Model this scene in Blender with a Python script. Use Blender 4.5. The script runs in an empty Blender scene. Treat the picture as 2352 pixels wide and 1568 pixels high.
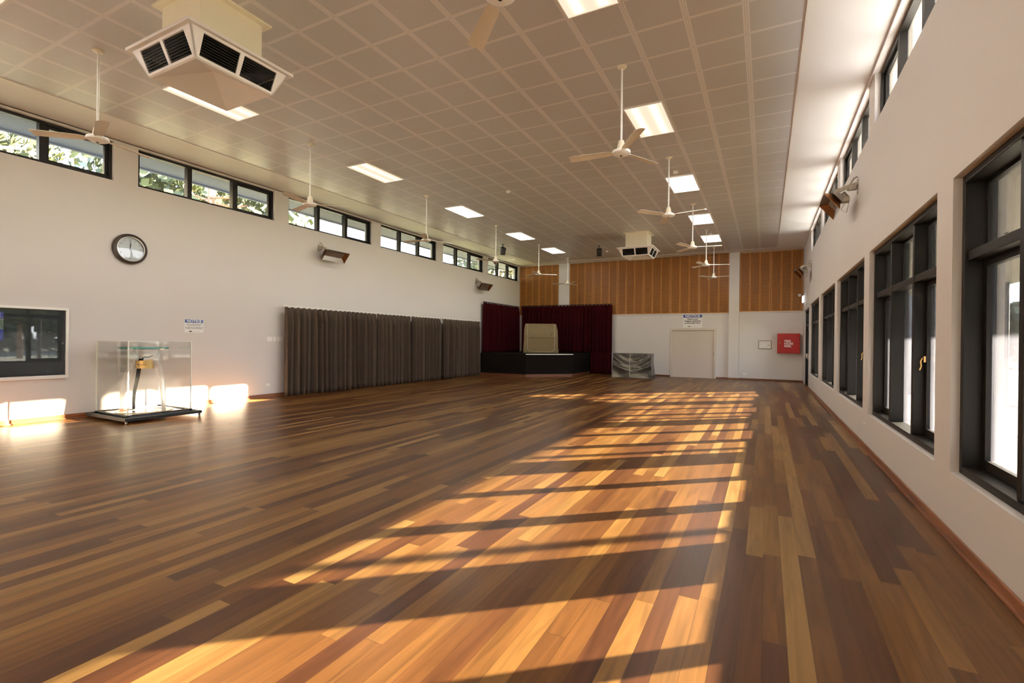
import bpy, bmesh, math, random
from mathutils import Vector, Matrix, Euler
random.seed(7)
sc = bpy.context.scene
COL = sc.collection

# ---------------------------------------------------------------- camera
W_PX = 2352.0
F_PX = 1114.12
cam_d = bpy.data.cameras.new('camera'); cam = bpy.data.objects.new('camera', cam_d); COL.objects.link(cam)
cam_d.sensor_fit = 'HORIZONTAL'; cam_d.sensor_width = 36.0; cam_d.lens = F_PX / W_PX * 36.0
cam_d.clip_start = 0.05; cam_d.clip_end = 500
YAW, PITCH, ROLL, CAM_H = 0.48178, -0.0019, 0.01144, 1.4707
_f = Vector((-math.sin(YAW) * math.cos(PITCH), math.cos(YAW) * math.cos(PITCH), math.sin(PITCH)))
_r0 = Vector((math.cos(YAW), math.sin(YAW), 0)); _u0 = _r0.cross(_f)
_r = _r0 * math.cos(ROLL) + _u0 * math.sin(ROLL); _u = -_r0 * math.sin(ROLL) + _u0 * math.cos(ROLL)
_m = Matrix((_r, _u, -_f)).transposed().to_4x4(); _m.translation = Vector((0, 0, CAM_H))
cam.matrix_world = _m
sc.camera = cam

# ---------------------------------------------------------------- world, sun, exposure
sc.view_settings.view_transform = 'Standard'; sc.view_settings.look = 'None'
sc.view_settings.gamma = 1.0; sc.view_settings.use_curve_mapping = False
sc.view_settings.exposure = 1.82
SKY = 5.0
SUN = 200.0
LAMP_W = 8.5      # each ceiling fitting's own light
world = bpy.data.worlds.new('sky'); sc.world = world; world.use_nodes = True
wn = world.node_tree.nodes; wl = world.node_tree.links
for n in list(wn): wn.remove(n)
w_out = wn.new('ShaderNodeOutputWorld'); w_bg = wn.new('ShaderNodeBackground')
w_tc = wn.new('ShaderNodeTexCoord'); w_sx = wn.new('ShaderNodeSeparateXYZ'); w_rp = wn.new('ShaderNodeValToRGB')
wl.new(w_tc.outputs['Generated'], w_sx.inputs[0]); wl.new(w_sx.outputs['Z'], w_rp.inputs[0])
w_rp.color_ramp.elements[0].position = 0.0; w_rp.color_ramp.elements[0].color = (1.0, 0.97, 0.93, 1)
w_rp.color_ramp.elements[1].position = 0.8; w_rp.color_ramp.elements[1].color = (0.42, 0.60, 0.95, 1)
_e = w_rp.color_ramp.elements.new(0.3); _e.color = (0.82, 0.90, 1.0, 1)
wl.new(w_rp.outputs[0], w_bg.inputs[0]); w_bg.inputs[1].default_value = SKY
wl.new(w_bg.outputs[0], w_out.inputs[0])
sun_d = bpy.data.lights.new('sun', 'SUN'); sun = bpy.data.objects.new('sun', sun_d); COL.objects.link(sun)
sun_d.energy = SUN; sun_d.angle = math.radians(0.53); sun_d.color = (1.0, 0.83, 0.57)
SUNDIR = Vector((1.0, 0.872, 0.38)).normalized()
sun.rotation_euler = SUNDIR.to_track_quat('Z', 'Y').to_euler()
sun.location = (20, 18, 12)
cy = sc.cycles
cy.use_denoising = True
cy.max_bounces = 10; cy.diffuse_bounces = 7; cy.glossy_bounces = 4; cy.transmission_bounces = 8; cy.transparent_max_bounces = 16
cy.caustics_reflective = False; cy.caustics_refractive = False
cy.sample_clamp_indirect = 2.5

# ---------------------------------------------------------------- dimensions
XL, XR, YF, YB = -10.892, 1.255, 21.616, -3.2
def zc(x): return 5.178 - 0.00523 * (x + 10.892)
PIT = 3.37

# ---------------------------------------------------------------- mesh helpers
def at_of(p):
    while p is not None:
        if '_at' in p: return Vector(p['_at'])
        p = p.parent
    return Vector((0, 0, 0))
class MB:
    def __init__(s): s.v = []; s.f = []; s.mi = []; s.cur = 0
    def face(s, pts):
        n = len(s.v); s.v += [tuple(p) for p in pts]; s.f.append(tuple(range(n, n + len(pts)))); s.mi.append(s.cur); return s
    def raw(s, vs, fs):
        n = len(s.v); s.v += [tuple(p) for p in vs]
        for f in fs: s.f.append(tuple(i + n for i in f)); s.mi.append(s.cur)
        return s
    def box(s, x0, x1, y0, y1, z0, z1, M=None):
        p = [Vector((x, y, z)) for z in (z0, z1) for y in (y0, y1) for x in (x0, x1)]
        if M is not None: p = [M @ q for q in p]
        return s.raw(p, [(0, 2, 3, 1), (4, 5, 7, 6), (0, 1, 5, 4), (2, 6, 7, 3), (0, 4, 6, 2), (1, 3, 7, 5)])
    def hexa(s, a, b):   # two rings of 4
        return s.raw(list(a) + list(b), [(3, 2, 1, 0), (4, 5, 6, 7), (0, 1, 5, 4), (1, 2, 6, 5), (2, 3, 7, 6), (3, 0, 4, 7)])
    def prism(s, poly, z0, z1, M=None):
        n = len(poly); p = [Vector((x, y, z0)) for x, y in poly] + [Vector((x, y, z1)) for x, y in poly]
        if M is not None: p = [M @ q for q in p]
        return s.raw(p, [tuple(range(n - 1, -1, -1)), tuple(range(n, 2 * n))] + [(i, (i + 1) % n, n + (i + 1) % n, n + i) for i in range(n)])
    def lathe(s, prof, n=24, M=None, cap=True):
        vs = []; fs = []
        for r, z in prof:
            for k in range(n):
                a = 2 * math.pi * k / n; vs.append(Vector((r * math.cos(a), r * math.sin(a), z)))
        for i in range(len(prof) - 1):
            for k in range(n):
                k2 = (k + 1) % n; fs.append((i * n + k, i * n + k2, (i + 1) * n + k2, (i + 1) * n + k))
        if cap:
            if prof[0][0] > 1e-6: fs.append(tuple(range(n - 1, -1, -1)))
            if prof[-1][0] > 1e-6: fs.append(tuple((len(prof) - 1) * n + k for k in range(n)))
        if M is not None: vs = [M @ q for q in vs]
        return s.raw(vs, fs)
    def tube(s, path, r, n=8):
        path = [Vector(p) for p in path]; rs = r if isinstance(r, (list, tuple)) else [r] * len(path)
        vs = []; fs = []; prev = None
        for i, p in enumerate(path):
            t = (path[min(i + 1, len(path) - 1)] - path[max(i - 1, 0)]).normalized()
            up = prev if prev is not None else (Vector((0, 0, 1)) if abs(t.z) < 0.9 else Vector((1, 0, 0)))
            a = (up - t * up.dot(t)).normalized(); b = t.cross(a); prev = a
            for k in range(n):
                an = 2 * math.pi * k / n; vs.append(p + (a * math.cos(an) + b * math.sin(an)) * rs[i])
        for i in range(len(path) - 1):
            for k in range(n):
                k2 = (k + 1) % n; fs.append((i * n + k, i * n + k2, (i + 1) * n + k2, (i + 1) * n + k))
        fs.append(tuple(range(n - 1, -1, -1))); fs.append(tuple((len(path) - 1) * n + k for k in range(n)))
        return s.raw(vs, fs)
    def obj(s, name, mats, parent=None, at=None, smooth=False, bevel=0.0, angle=40):
        o_ = Vector(at) if at is not None else at_of(parent)
        me = bpy.data.meshes.new(name)
        me.from_pydata([tuple(Vector(v) - o_) for v in s.v], [], s.f)
        if not isinstance(mats, (list, tuple)): mats = [mats]
        for m in mats: me.materials.append(m)
        for i, p in enumerate(me.polygons): p.material_index = s.mi[i]
        bm = bmesh.new(); bm.from_mesh(me)
        bmesh.ops.recalc_face_normals(bm, faces=bm.faces)
        bm.to_mesh(me); bm.free()
        me.update()
        o = bpy.data.objects.new(name, me); COL.objects.link(o)
        if bevel:
            b = o.modifiers.new('bevel', 'BEVEL'); b.width = bevel; b.segments = 2; b.limit_method = 'ANGLE'
        if smooth:
            for p in me.polygons: p.use_smooth = True
            me.set_sharp_from_angle(angle=math.radians(angle))
        if parent is not None: o.parent = parent
        elif at is not None: o.location = at
        return o

def thing(name, label, cat, at=(0, 0, 0), group=None):
    o = bpy.data.objects.new(name, None); COL.objects.link(o); o.location = at
    o.empty_display_size = 0.1
    o['_at'] = tuple(at); o['label'] = label; o['category'] = cat
    if group: o['group'] = group
    return o
def tag(o, label, cat, group=None):
    o['label'] = label; o['category'] = cat
    if group: o['group'] = group
    return o
def struct(o): o['kind'] = 'structure'; return o
def dup(root, loc, label, rotz=None, group=None):
    r = root.copy(); COL.objects.link(r); r.location = loc; r['label'] = label
    if rotz is not None: r.rotation_euler = (0, 0, rotz)
    if group: r['group'] = group
    for ch in list(root.children):
        c = ch.copy(); COL.objects.link(c); c.parent = r
        for g in list(ch.children):
            d = g.copy(); COL.objects.link(d); d.parent = c
    return r

# ---------------------------------------------------------------- materials
def new_mat(name):
    m = bpy.data.materials.new(name); m.use_nodes = True
    nt = m.node_tree; b = nt.nodes['Principled BSDF']; return m, nt, b
def pmat(name, col, rough=0.5, metal=0.0, var=0.06, scale=6.0, bump=0.0, bscale=80.0, spec=0.5):
    m, nt, b = new_mat(name)
    tc = nt.nodes.new('ShaderNodeTexCoord'); no = nt.nodes.new('ShaderNodeTexNoise'); no.inputs['Scale'].default_value = scale; no.inputs['Detail'].default_value = 4
    nt.links.new(tc.outputs['Object'], no.inputs['Vector'])
    mx = nt.nodes.new('ShaderNodeMix'); mx.data_type = 'RGBA'
    mx.inputs['A'].default_value = (*[c * (1 - var) for c in col], 1); mx.inputs['B'].default_value = (*[min(1, c * (1 + var)) for c in col], 1)
    nt.links.new(no.outputs['Fac'], mx.inputs['Factor']); nt.links.new(mx.outputs['Result'], b.inputs['Base Color'])
    b.inputs['Roughness'].default_value = rough; b.inputs['Metallic'].default_value = metal; b.inputs['Specular IOR Level'].default_value = spec
    if bump:
        n2 = nt.nodes.new('ShaderNodeTexNoise'); n2.inputs['Scale'].default_value = bscale; nt.links.new(tc.outputs['Object'], n2.inputs['Vector'])
        bp = nt.nodes.new('ShaderNodeBump'); bp.inputs['Strength'].default_value = bump; bp.inputs['Distance'].default_value = 0.01
        nt.links.new(n2.outputs['Fac'], bp.inputs['Height']); nt.links.new(bp.outputs[0], b.inputs['Normal'])
    return m
def math_node(nt, op, a, b=None, clamp=False):
    n = nt.nodes.new('ShaderNodeMath'); n.operation = op; n.use_clamp = clamp
    for i, v in enumerate((a, b)):
        if v is None: continue
        if isinstance(v, (int, float)): n.inputs[i].default_value = v
        else: nt.links.new(v, n.inputs[i])
    return n.outputs[0]

WALLC = (0.73, 0.70, 0.68)
m_wall = pmat('wall_paint', WALLC, 0.55, var=0.02, scale=1.2, bump=0.08, bscale=60)
m_plaster = pmat('ceiling_plaster', (0.80, 0.77, 0.74), 0.6, var=0.02, scale=0.8)
m_black = pmat('window_frame_black', (0.006, 0.005, 0.0045), 0.45, var=0.25, scale=5, bump=0.05, spec=0.22)
m_white = pmat('white_enamel', (0.86, 0.85, 0.80), 0.35, var=0.03)
m_cream = pmat('cream_enamel', (0.78, 0.72, 0.56), 0.4, var=0.06)
m_blade = pmat('fan_blade', (0.62, 0.54, 0.43), 0.45, var=0.10)
m_ac = pmat('diffuser_white', (0.78, 0.74, 0.70), 0.45, var=0.03)
m_duct = pmat('duct_cream', (0.84, 0.79, 0.62), 0.5, var=0.03)
m_dark = pmat('dark_cavity', (0.012, 0.011, 0.010), 0.5)
m_louvre = pmat('louvre', (0.022, 0.019, 0.015), 0.4, spec=0.3)
m_chrome = pmat('brushed_steel', (0.30, 0.275, 0.24), 0.35, metal=1.0, bump=0.05)
m_galv = pmat('galvanised_bracket', (0.42, 0.38, 0.31), 0.45, metal=0.7, var=0.2, scale=30)
m_copper = pmat('heat_tinted_reflector', (0.24, 0.105, 0.04), 0.3, metal=0.9, var=0.3, scale=8)
m_ceramic = pmat('burner_ceramic', (0.17, 0.11, 0.085), 0.8, var=0.15, scale=30)
m_alu = pmat('white_aluminium', (0.82, 0.80, 0.76), 0.3, metal=0.2, var=0.02)
m_switch = pmat('white_plastic', (0.90, 0.88, 0.85), 0.35, var=0.02)
m_red = pmat('red_enamel', (0.42, 0.008, 0.012), 0.28, var=0.05)
m_ink = pmat('black_ink', (0.02, 0.02, 0.018), 0.6)
m_signw = pmat('sign_white', (0.88, 0.88, 0.87), 0.35, var=0.02)
m_signb = pmat('sign_blue', (0.012, 0.07, 0.32), 0.35, var=0.03)
m_door = pmat('door_paint', (0.68, 0.61, 0.54), 0.5, var=0.02)
m_rub = pmat('black_metal', (0.014, 0.014, 0.015), 0.5, var=0.2, spec=0.25)
m_stage = pmat('stage_carpet', (0.011, 0.009, 0.0075), 0.95, var=0.35, scale=14, bump=0.3, bscale=200, spec=0.05)
m_plinth = pmat('timber_plinth', (0.16, 0.06, 0.03), 0.4, var=0.2, scale=3)
m_canvas = pmat('beige_canvas', (0.20, 0.15, 0.075), 0.85, var=0.10, scale=5, bump=0.25, bscale=14)
m_piping = pmat('pale_piping', (0.60, 0.55, 0.42), 0.7)
m_vinyl = pmat('grey_vinyl', (0.042, 0.040, 0.036), 0.2, var=0.12, scale=5, bump=0.5, bscale=7)
m_grass = pmat('grass', (0.085, 0.09, 0.05), 0.95, var=0.35, scale=3)
m_deck = pmat('deck', (0.24, 0.22, 0.20), 0.8, var=0.15, scale=2)
m_roofm = pmat('pale_steel_roof', (0.72, 0.72, 0.70), 0.55, var=0.05)
m_soffit = pmat('grey_soffit', (0.11, 0.125, 0.16), 0.7, var=0.04)
m_ver_soff = pmat('verandah_soffit_lining', (0.20, 0.19, 0.18), 0.7, var=0.05)
m_sunblock = pmat('sun_block_grey', (0.13, 0.135, 0.15), 0.85, var=0.1, scale=4)
m_bark = pmat('bark', (0.22, 0.13, 0.08), 0.9, var=0.35, scale=10, bump=0.4)
m_gold = pmat('gold_band', (0.72, 0.50, 0.20), 0.35, metal=0.5, var=0.05)
m_teal = pmat('teal_glass_edge', (0.12, 0.42, 0.40), 0.12, var=0.5, scale=9)
m_ringw = pmat('pale_timber_ring', (0.75, 0.56, 0.36), 0.3, var=0.1)
m_mirror = pmat('polished_base', (0.62, 0.62, 0.66), 0.15, metal=0.6)
m_brass = pmat('brass', (0.55, 0.36, 0.14), 0.3, metal=1.0)
m_clockf = pmat('clock_face_white', (0.94, 0.95, 0.94), 0.4, var=0.01)
m_skirt = None

def wood_plain(name, c1, c2, rough, axis, spec=0.5):
    m, nt, b = new_mat(name)
    tc = nt.nodes.new('ShaderNodeTexCoord'); mp = nt.nodes.new('ShaderNodeMapping')
    s = [14, 14, 14]; s[axis] = 0.9; mp.inputs['Scale'].default_value = s
    no = nt.nodes.new('ShaderNodeTexNoise'); no.inputs['Scale'].default_value = 1.6; no.inputs['Detail'].default_value = 7; no.inputs['Distortion'].default_value = 0.6
    nt.links.new(tc.outputs['Object'], mp.inputs[0]); nt.links.new(mp.outputs[0], no.inputs['Vector'])
    r = nt.nodes.new('ShaderNodeValToRGB'); r.color_ramp.elements[0].position = 0.3; r.color_ramp.elements[0].color = (*c1, 1)
    r.color_ramp.elements[1].position = 0.72; r.color_ramp.elements[1].color = (*c2, 1)
    nt.links.new(no.outputs['Fac'], r.inputs[0]); nt.links.new(r.outputs[0], b.inputs['Base Color'])
    b.inputs['Roughness'].default_value = rough; b.inputs['Specular IOR Level'].default_value = spec
    return m
m_skirt_y = wood_plain('skirting_timber', (0.14, 0.045, 0.018), (0.34, 0.13, 0.05), 0.3, 1)
m_skirt_x = wood_plain('skirting_timber_dark', (0.10, 0.035, 0.016), (0.22, 0.085, 0.035), 0.35, 0)
m_slat = wood_plain('slotted_plywood', (0.36, 0.145, 0.020), (0.46, 0.195, 0.032), 0.42, 2)
m_slatback = pmat('slot_backing', (0.055, 0.022, 0.008), 0.9)

def floor_mat():
    m, nt, b = new_mat('spotted_gum_boards'); L = nt.links
    geo = nt.nodes.new('ShaderNodeTexCoord'); sx = nt.nodes.new('ShaderNodeSeparateXYZ'); L.new(geo.outputs['Object'], sx.inputs[0])
    X, Y = sx.outputs['X'], sx.outputs['Y']; BW, BL = 0.108, 1.7
    col = math_node(nt, 'DIVIDE', X, BW); row = math_node(nt, 'FLOOR', col); fx = math_node(nt, 'FRACT', col)
    wn_ = nt.nodes.new('ShaderNodeTexWhiteNoise'); wn_.noise_dimensions = '1D'; L.new(row, wn_.inputs['W'])
    off = math_node(nt, 'MULTIPLY', wn_.outputs['Value'], 37.3)
    # wobble makes the board lengths uneven
    yy = math_node(nt, 'ADD', math_node(nt, 'DIVIDE', Y, BL), off)
    wob = math_node(nt, 'MULTIPLY', math_node(nt, 'SINE', math_node(nt, 'MULTIPLY', yy, 2.1)), 0.33)
    yy = math_node(nt, 'ADD', yy, wob)
    cell = math_node(nt, 'FLOOR', yy); fy = math_node(nt, 'FRACT', yy)
    cv = nt.nodes.new('ShaderNodeCombineXYZ'); L.new(row, cv.inputs[0]); L.new(cell, cv.inputs[1])
    w2 = nt.nodes.new('ShaderNodeTexWhiteNoise'); w2.noise_dimensions = '3D'; L.new(cv.outputs[0], w2.inputs['Vector'])
    rp = nt.nodes.new('ShaderNodeValToRGB'); L.new(w2.outputs['Value'], rp.inputs[0])
    stops = [(0.0, (0.056, 0.020, 0.0080)), (0.2, (0.074, 0.028, 0.0095)), (0.45, (0.103, 0.043, 0.0125)), (0.68, (0.140, 0.064, 0.018)), (0.88, (0.19, 0.097, 0.028)), (1.0, (0.235, 0.132, 0.043))]
    cr = rp.color_ramp; cr.elements[0].position = 0; cr.elements[0].color = (*stops[0][1], 1); cr.elements[1].position = 1; cr.elements[1].color = (*stops[-1][1], 1)
    for p_, c_ in stops[1:-1]:
        e = cr.elements.new(p_); e.color = (*c_, 1)
    # grain: long noise along the board, displaced per board
    sep = nt.nodes.new('ShaderNodeCombineXYZ')
    L.new(math_node(nt, 'ADD', math_node(nt, 'MULTIPLY', X, 16.0), math_node(nt, 'MULTIPLY', w2.outputs['Value'], 50)), sep.inputs[0])
    L.new(math_node(nt, 'ADD', math_node(nt, 'MULTIPLY', Y, 1.1), math_node(nt, 'MULTIPLY', cell, 7.7)), sep.inputs[1])
    gn = nt.nodes.new('ShaderNodeTexNoise'); gn.inputs['Scale'].default_value = 1.0; gn.inputs['Detail'].default_value = 8; gn.inputs['Distortion'].default_value = 1.1
    L.new(sep.outputs[0], gn.inputs['Vector'])
    gfac = nt.nodes.new('ShaderNodeMapRange'); gfac.inputs['From Min'].default_value = 0.3; gfac.inputs['From Max'].default_value = 0.7
    gfac.inputs['To Min'].default_value = 0.72; gfac.inputs['To Max'].default_value = 1.30; L.new(gn.outputs['Fac'], gfac.inputs['Value'])
    mul = nt.nodes.new('ShaderNodeMix'); mul.data_type = 'RGBA'; mul.blend_type = 'MULTIPLY'; mul.inputs['Factor'].default_value = 1.0
    L.new(rp.outputs[0], mul.inputs['A']); L.new(gfac.outputs[0], mul.inputs['B'])
    # joints
    gx = math_node(nt, 'LESS_THAN', math_node(nt, 'ABSOLUTE', math_node(nt, 'SUBTRACT', fx, 0.5)), 0.490)
    gy = math_node(nt, 'LESS_THAN', math_node(nt, 'ABSOLUTE', math_node(nt, 'SUBTRACT', fy, 0.5)), 0.4990)
    g = math_node(nt, 'MULTIPLY', gx, gy)
    gm = nt.nodes.new('ShaderNodeMapRange'); gm.inputs['To Min'].default_value = 0.45; gm.inputs['To Max'].default_value = 1.0; L.new(g, gm.inputs['Value'])
    mul2 = nt.nodes.new('ShaderNodeMix'); mul2.data_type = 'RGBA'; mul2.blend_type = 'MULTIPLY'; mul2.inputs['Factor'].default_value = 1.0
    L.new(mul.outputs['Result'], mul2.inputs['A']); L.new(gm.outputs[0], mul2.inputs['B'])
    L.new(mul2.outputs['Result'], b.inputs['Base Color'])
    rn = nt.nodes.new('ShaderNodeTexNoise'); rn.inputs['Scale'].default_value = 0.6; L.new(geo.outputs['Object'], rn.inputs['Vector'])
    rr = nt.nodes.new('ShaderNodeMapRange'); rr.inputs['To Min'].default_value = 0.27; rr.inputs['To Max'].default_value = 0.38; L.new(rn.outputs['Fac'], rr.inputs['Value'])
    L.new(rr.outputs[0], b.inputs['Roughness'])
    b.inputs['Specular IOR Level'].default_value = 0.22
    bp = nt.nodes.new('ShaderNodeBump'); bp.inputs['Strength'].default_value = 0.12; bp.inputs['Distance'].default_value = 0.002
    L.new(g, bp.inputs['Height']); L.new(bp.outputs[0], b.inputs['Normal'])
    return m
m_floor = floor_mat()

def tile_mat():
    m, nt, b = new_mat('perforated_ceiling_tile'); L = nt.links
    geo = nt.nodes.new('ShaderNodeTexCoord'); sx = nt.nodes.new('ShaderNodeSeparateXYZ'); L.new(geo.outputs['Object'], sx.inputs[0])
    fx = math_node(nt, 'FRACT', math_node(nt, 'DIVIDE', math_node(nt, 'ADD', sx.outputs['X'], 1.433 + 60.0), 0.6))
    fy = math_node(nt, 'FRACT', math_node(nt, 'DIVIDE', math_node(nt, 'SUBTRACT', sx.outputs['Y'], 5.168 - 60.0), 0.6))
    dx = math_node(nt, 'SUBTRACT', 0.5, math_node(nt, 'ABSOLUTE', math_node(nt, 'SUBTRACT', fx, 0.5)))   # distance to nearest line / 0.6
    dy = math_node(nt, 'SUBTRACT', 0.5, math_node(nt, 'ABSOLUTE', math_node(nt, 'SUBTRACT', fy, 0.5)))
    ex = math_node(nt, 'LESS_THAN', dx, 0.058); ey = math_node(nt, 'LESS_THAN', dy, 0.036)
    edge = math_node(nt, 'MAXIMUM', ex, ey)
    # fine perforations
    vo = nt.nodes.new('ShaderNodeTexNoise'); vo.inputs['Scale'].default_value = 0.7; L.new(geo.outputs['Object'], vo.inputs['Vector'])
    mix = nt.nodes.new('ShaderNodeMix'); mix.data_type = 'RGBA'; mix.inputs['A'].default_value = (0.53, 0.515, 0.505, 1); mix.inputs['B'].default_value = (0.72, 0.69, 0.67, 1)
    L.new(edge, mix.inputs['Factor'])
    # thin reveal either side of the T bar
    r1 = math_node(nt, 'LESS_THAN', math_node(nt, 'ABSOLUTE', math_node(nt, 'SUBTRACT', dx, 0.020)), 0.005)
    r2 = math_node(nt, 'LESS_THAN', math_node(nt, 'ABSOLUTE', math_node(nt, 'SUBTRACT', dy, 0.016)), 0.003)
    rv = math_node(nt, 'MULTIPLY', math_node(nt, 'MAXIMUM', r1, r2), 0.35)
    mix2 = nt.nodes.new('ShaderNodeMix'); mix2.data_type = 'RGBA'; mix2.inputs['B'].default_value = (0.22, 0.18, 0.15, 1)
    L.new(mix.outputs['Result'], mix2.inputs['A']); L.new(rv, mix2.inputs['Factor'])
    L.new(mix2.outputs['Result'], b.inputs['Base Color'])
    b.inputs['Roughness'].default_value = 0.40; b.inputs['Specular IOR Level'].default_value = 0.4
    bp = nt.nodes.new('ShaderNodeBump'); bp.inputs['Strength'].default_value = 0.15; bp.inputs['Distance'].default_value = 0.004
    wv = nt.nodes.new('ShaderNodeTexNoise'); wv.inputs['Scale'].default_value = 1.8; L.new(geo.outputs['Object'], wv.inputs['Vector'])
    L.new(wv.outputs['Fac'], bp.inputs['Height']); L.new(bp.outputs[0], b.inputs['Normal'])
    return m
m_tile = tile_mat()

def glass_mat(name, dust, tint=(0.92, 0.95, 0.97), refl=0.8, dustcol=(0.8, 0.82, 0.9)):
    m = bpy.data.materials.new(name); m.use_nodes = True; nt = m.node_tree
    for n in list(nt.nodes): nt.nodes.remove(n)
    L = nt.links; out = nt.nodes.new('ShaderNodeOutputMaterial')
    tr = nt.nodes.new('ShaderNodeBsdfTransparent'); tr.inputs[0].default_value = (*tint, 1)
    gl = nt.nodes.new('ShaderNodeBsdfGlossy'); gl.inputs['Roughness'].default_value = 0.02
    fr = nt.nodes.new('ShaderNodeFresnel'); fr.inputs[0].default_value = 1.5
    ff = math_node(nt, 'MULTIPLY', fr.outputs[0], refl, clamp=True)
    m1 = nt.nodes.new('ShaderNodeMixShader'); L.new(ff, m1.inputs[0]); L.new(tr.outputs[0], m1.inputs[1]); L.new(gl.outputs[0], m1.inputs[2])
    res = m1.outputs[0]
    if dust:
        tl = nt.nodes.new('ShaderNodeBsdfTranslucent'); tl.inputs[0].default_value = (*dustcol, 1)
        df = nt.nodes.new('ShaderNodeBsdfDiffuse'); df.inputs[0].default_value = (*dustcol, 1)
        md = nt.nodes.new('ShaderNodeMixShader'); md.inputs[0].default_value = 0.3; L.new(tl.outputs[0], md.inputs[1]); L.new(df.outputs[0], md.inputs[2])
        tc = nt.nodes.new('ShaderNodeTexCoord'); mp = nt.nodes.new('ShaderNodeMapping'); mp.inputs['Scale'].default_value = (3, 14, 1.6)
        no = nt.nodes.new('ShaderNodeTexNoise'); no.inputs['Scale'].default_value = 1.0; no.inputs['Detail'].default_value = 5
        L.new(tc.outputs['Object'], mp.inputs[0]); L.new(mp.outputs[0], no.inputs['Vector'])
        mr = nt.nodes.new('ShaderNodeMapRange'); mr.inputs['From Min'].default_value = 0.3; mr.inputs['From Max'].default_value = 0.7
        mr.inputs['To Min'].default_value = dust * 0.65; mr.inputs['To Max'].default_value = dust * 1.35; L.new(no.outputs['Fac'], mr.inputs['Value'])
        m2 = nt.nodes.new('ShaderNodeMixShader'); L.new(mr.outputs[0], m2.inputs[0]); L.new(res, m2.inputs[1]); L.new(md.outputs[0], m2.inputs[2]); res = m2.outputs[0]
    L.new(res, out.inputs[0]); return m
m_glass = glass_mat('dusty_window_glass', 0.008, tint=(0.93, 0.95, 0.98), refl=0.9, dustcol=(0.66, 0.70, 0.92))
m_glass_hi = glass_mat('clerestory_glass', 0.006, tint=(0.97, 0.98, 0.99), refl=0.6)
m_acrylic = glass_mat('clear_acrylic', 0.004, tint=(0.995, 0.995, 0.99), refl=0.42, dustcol=(0.95, 0.95, 0.9))
m_acr_edge = pmat('acrylic_polished_edge', (0.90, 0.93, 0.84), 0.15, var=0.02)
m_acr_leg = glass_mat('frosted_acrylic', 0.9, tint=(0.97, 0.98, 1.0), dustcol=(0.88, 0.89, 0.92))
m_boardglass = glass_mat('case_glass', 0.0, refl=0.85)

def emit_mat(name, col, strength, stripes=False):
    m = bpy.data.materials.new(name); m.use_nodes = True; nt = m.node_tree
    for n in list(nt.nodes): nt.nodes.remove(n)
    out = nt.nodes.new('ShaderNodeOutputMaterial'); em = nt.nodes.new('ShaderNodeEmission'); em.inputs[0].default_value = (*col, 1)
    em.inputs[1].default_value = strength
    if stripes:
        tc = nt.nodes.new('ShaderNodeTexCoord'); sx = nt.nodes.new('ShaderNodeSeparateXYZ'); nt.links.new(tc.outputs['Object'], sx.inputs[0])
        d = math_node(nt, 'SUBTRACT', math_node(nt, 'ABSOLUTE', sx.outputs['X']), 0.14)
        g = math_node(nt, 'POWER', 2.718, math_node(nt, 'MULTIPLY', math_node(nt, 'MULTIPLY', d, d), -420.0))
        yf = math_node(nt, 'LESS_THAN', math_node(nt, 'ABSOLUTE', sx.outputs['Y']), 0.56)
        s = math_node(nt, 'ADD', math_node(nt, 'MULTIPLY', math_node(nt, 'MULTIPLY', g, yf), strength * 0.75), strength * 0.62)
        nt.links.new(s, em.inputs[1])
    nt.links.new(em.outputs[0], out.inputs[0]); return m
m_lamp = emit_mat('prismatic_diffuser_lit', (1.0, 0.82, 0.60), 0.48, True)
m_lamp_b = emit_mat('prismatic_diffuser_bright', (1.0, 0.90, 0.74), 1.6)
m_exit = emit_mat('exit_sign_lit', (0.8, 0.9, 1.0), 1.3)

def fabric_mat(name, col, sheen=0.0, rough=0.9, var=0.15):
    m = pmat(name, col, rough, var=var, scale=4, bump=0.15, bscale=150, spec=0.12)
    b = m.node_tree.nodes['Principled BSDF']; b.inputs['Sheen Weight'].default_value = sheen; b.inputs['Sheen Roughness'].default_value = 0.35
    b.inputs['Sheen Tint'].default_value = (*[min(1, c * 6) for c in col], 1)
    return m
m_cur = fabric_mat('taupe_curtain', (0.090, 0.066, 0.050), 0.06)
m_vel = fabric_mat('crimson_velvet', (0.034, 0.001, 0.0028), 0.06)

def leaf_mat():
    m, nt, b = new_mat('pine_frond'); L = nt.links
    oi = nt.nodes.new('ShaderNodeTexCoord'); no = nt.nodes.new('ShaderNodeTexNoise'); no.inputs['Scale'].default_value = 1.3; L.new(oi.outputs['Object'], no.inputs['Vector'])
    r = nt.nodes.new('ShaderNodeValToRGB'); r.color_ramp.elements[0].position = .3; r.color_ramp.elements[0].color = (0.018, 0.032, 0.010, 1); r.color_ramp.elements[1].position = .7; r.color_ramp.elements[1].color = (0.072, 0.080, 0.020, 1)
    L.new(no.outputs['Fac'], r.inputs[0]); L.new(r.outputs[0], b.inputs['Base Color']); b.inputs['Roughness'].default_value = 0.6
    return m
m_leaf = leaf_mat()

# ================================================================ STRUCTURE
WT = 0.30    # wall thickness
GX = 0.20    # glass offset from the inner wall face
# --- floor
mb = MB(); mb.box(XL - WT, XR + WT, YB - 0.3, YF + 0.3, -0.15, 0.0)
fl = struct(mb.obj('floor', m_floor))
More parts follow.
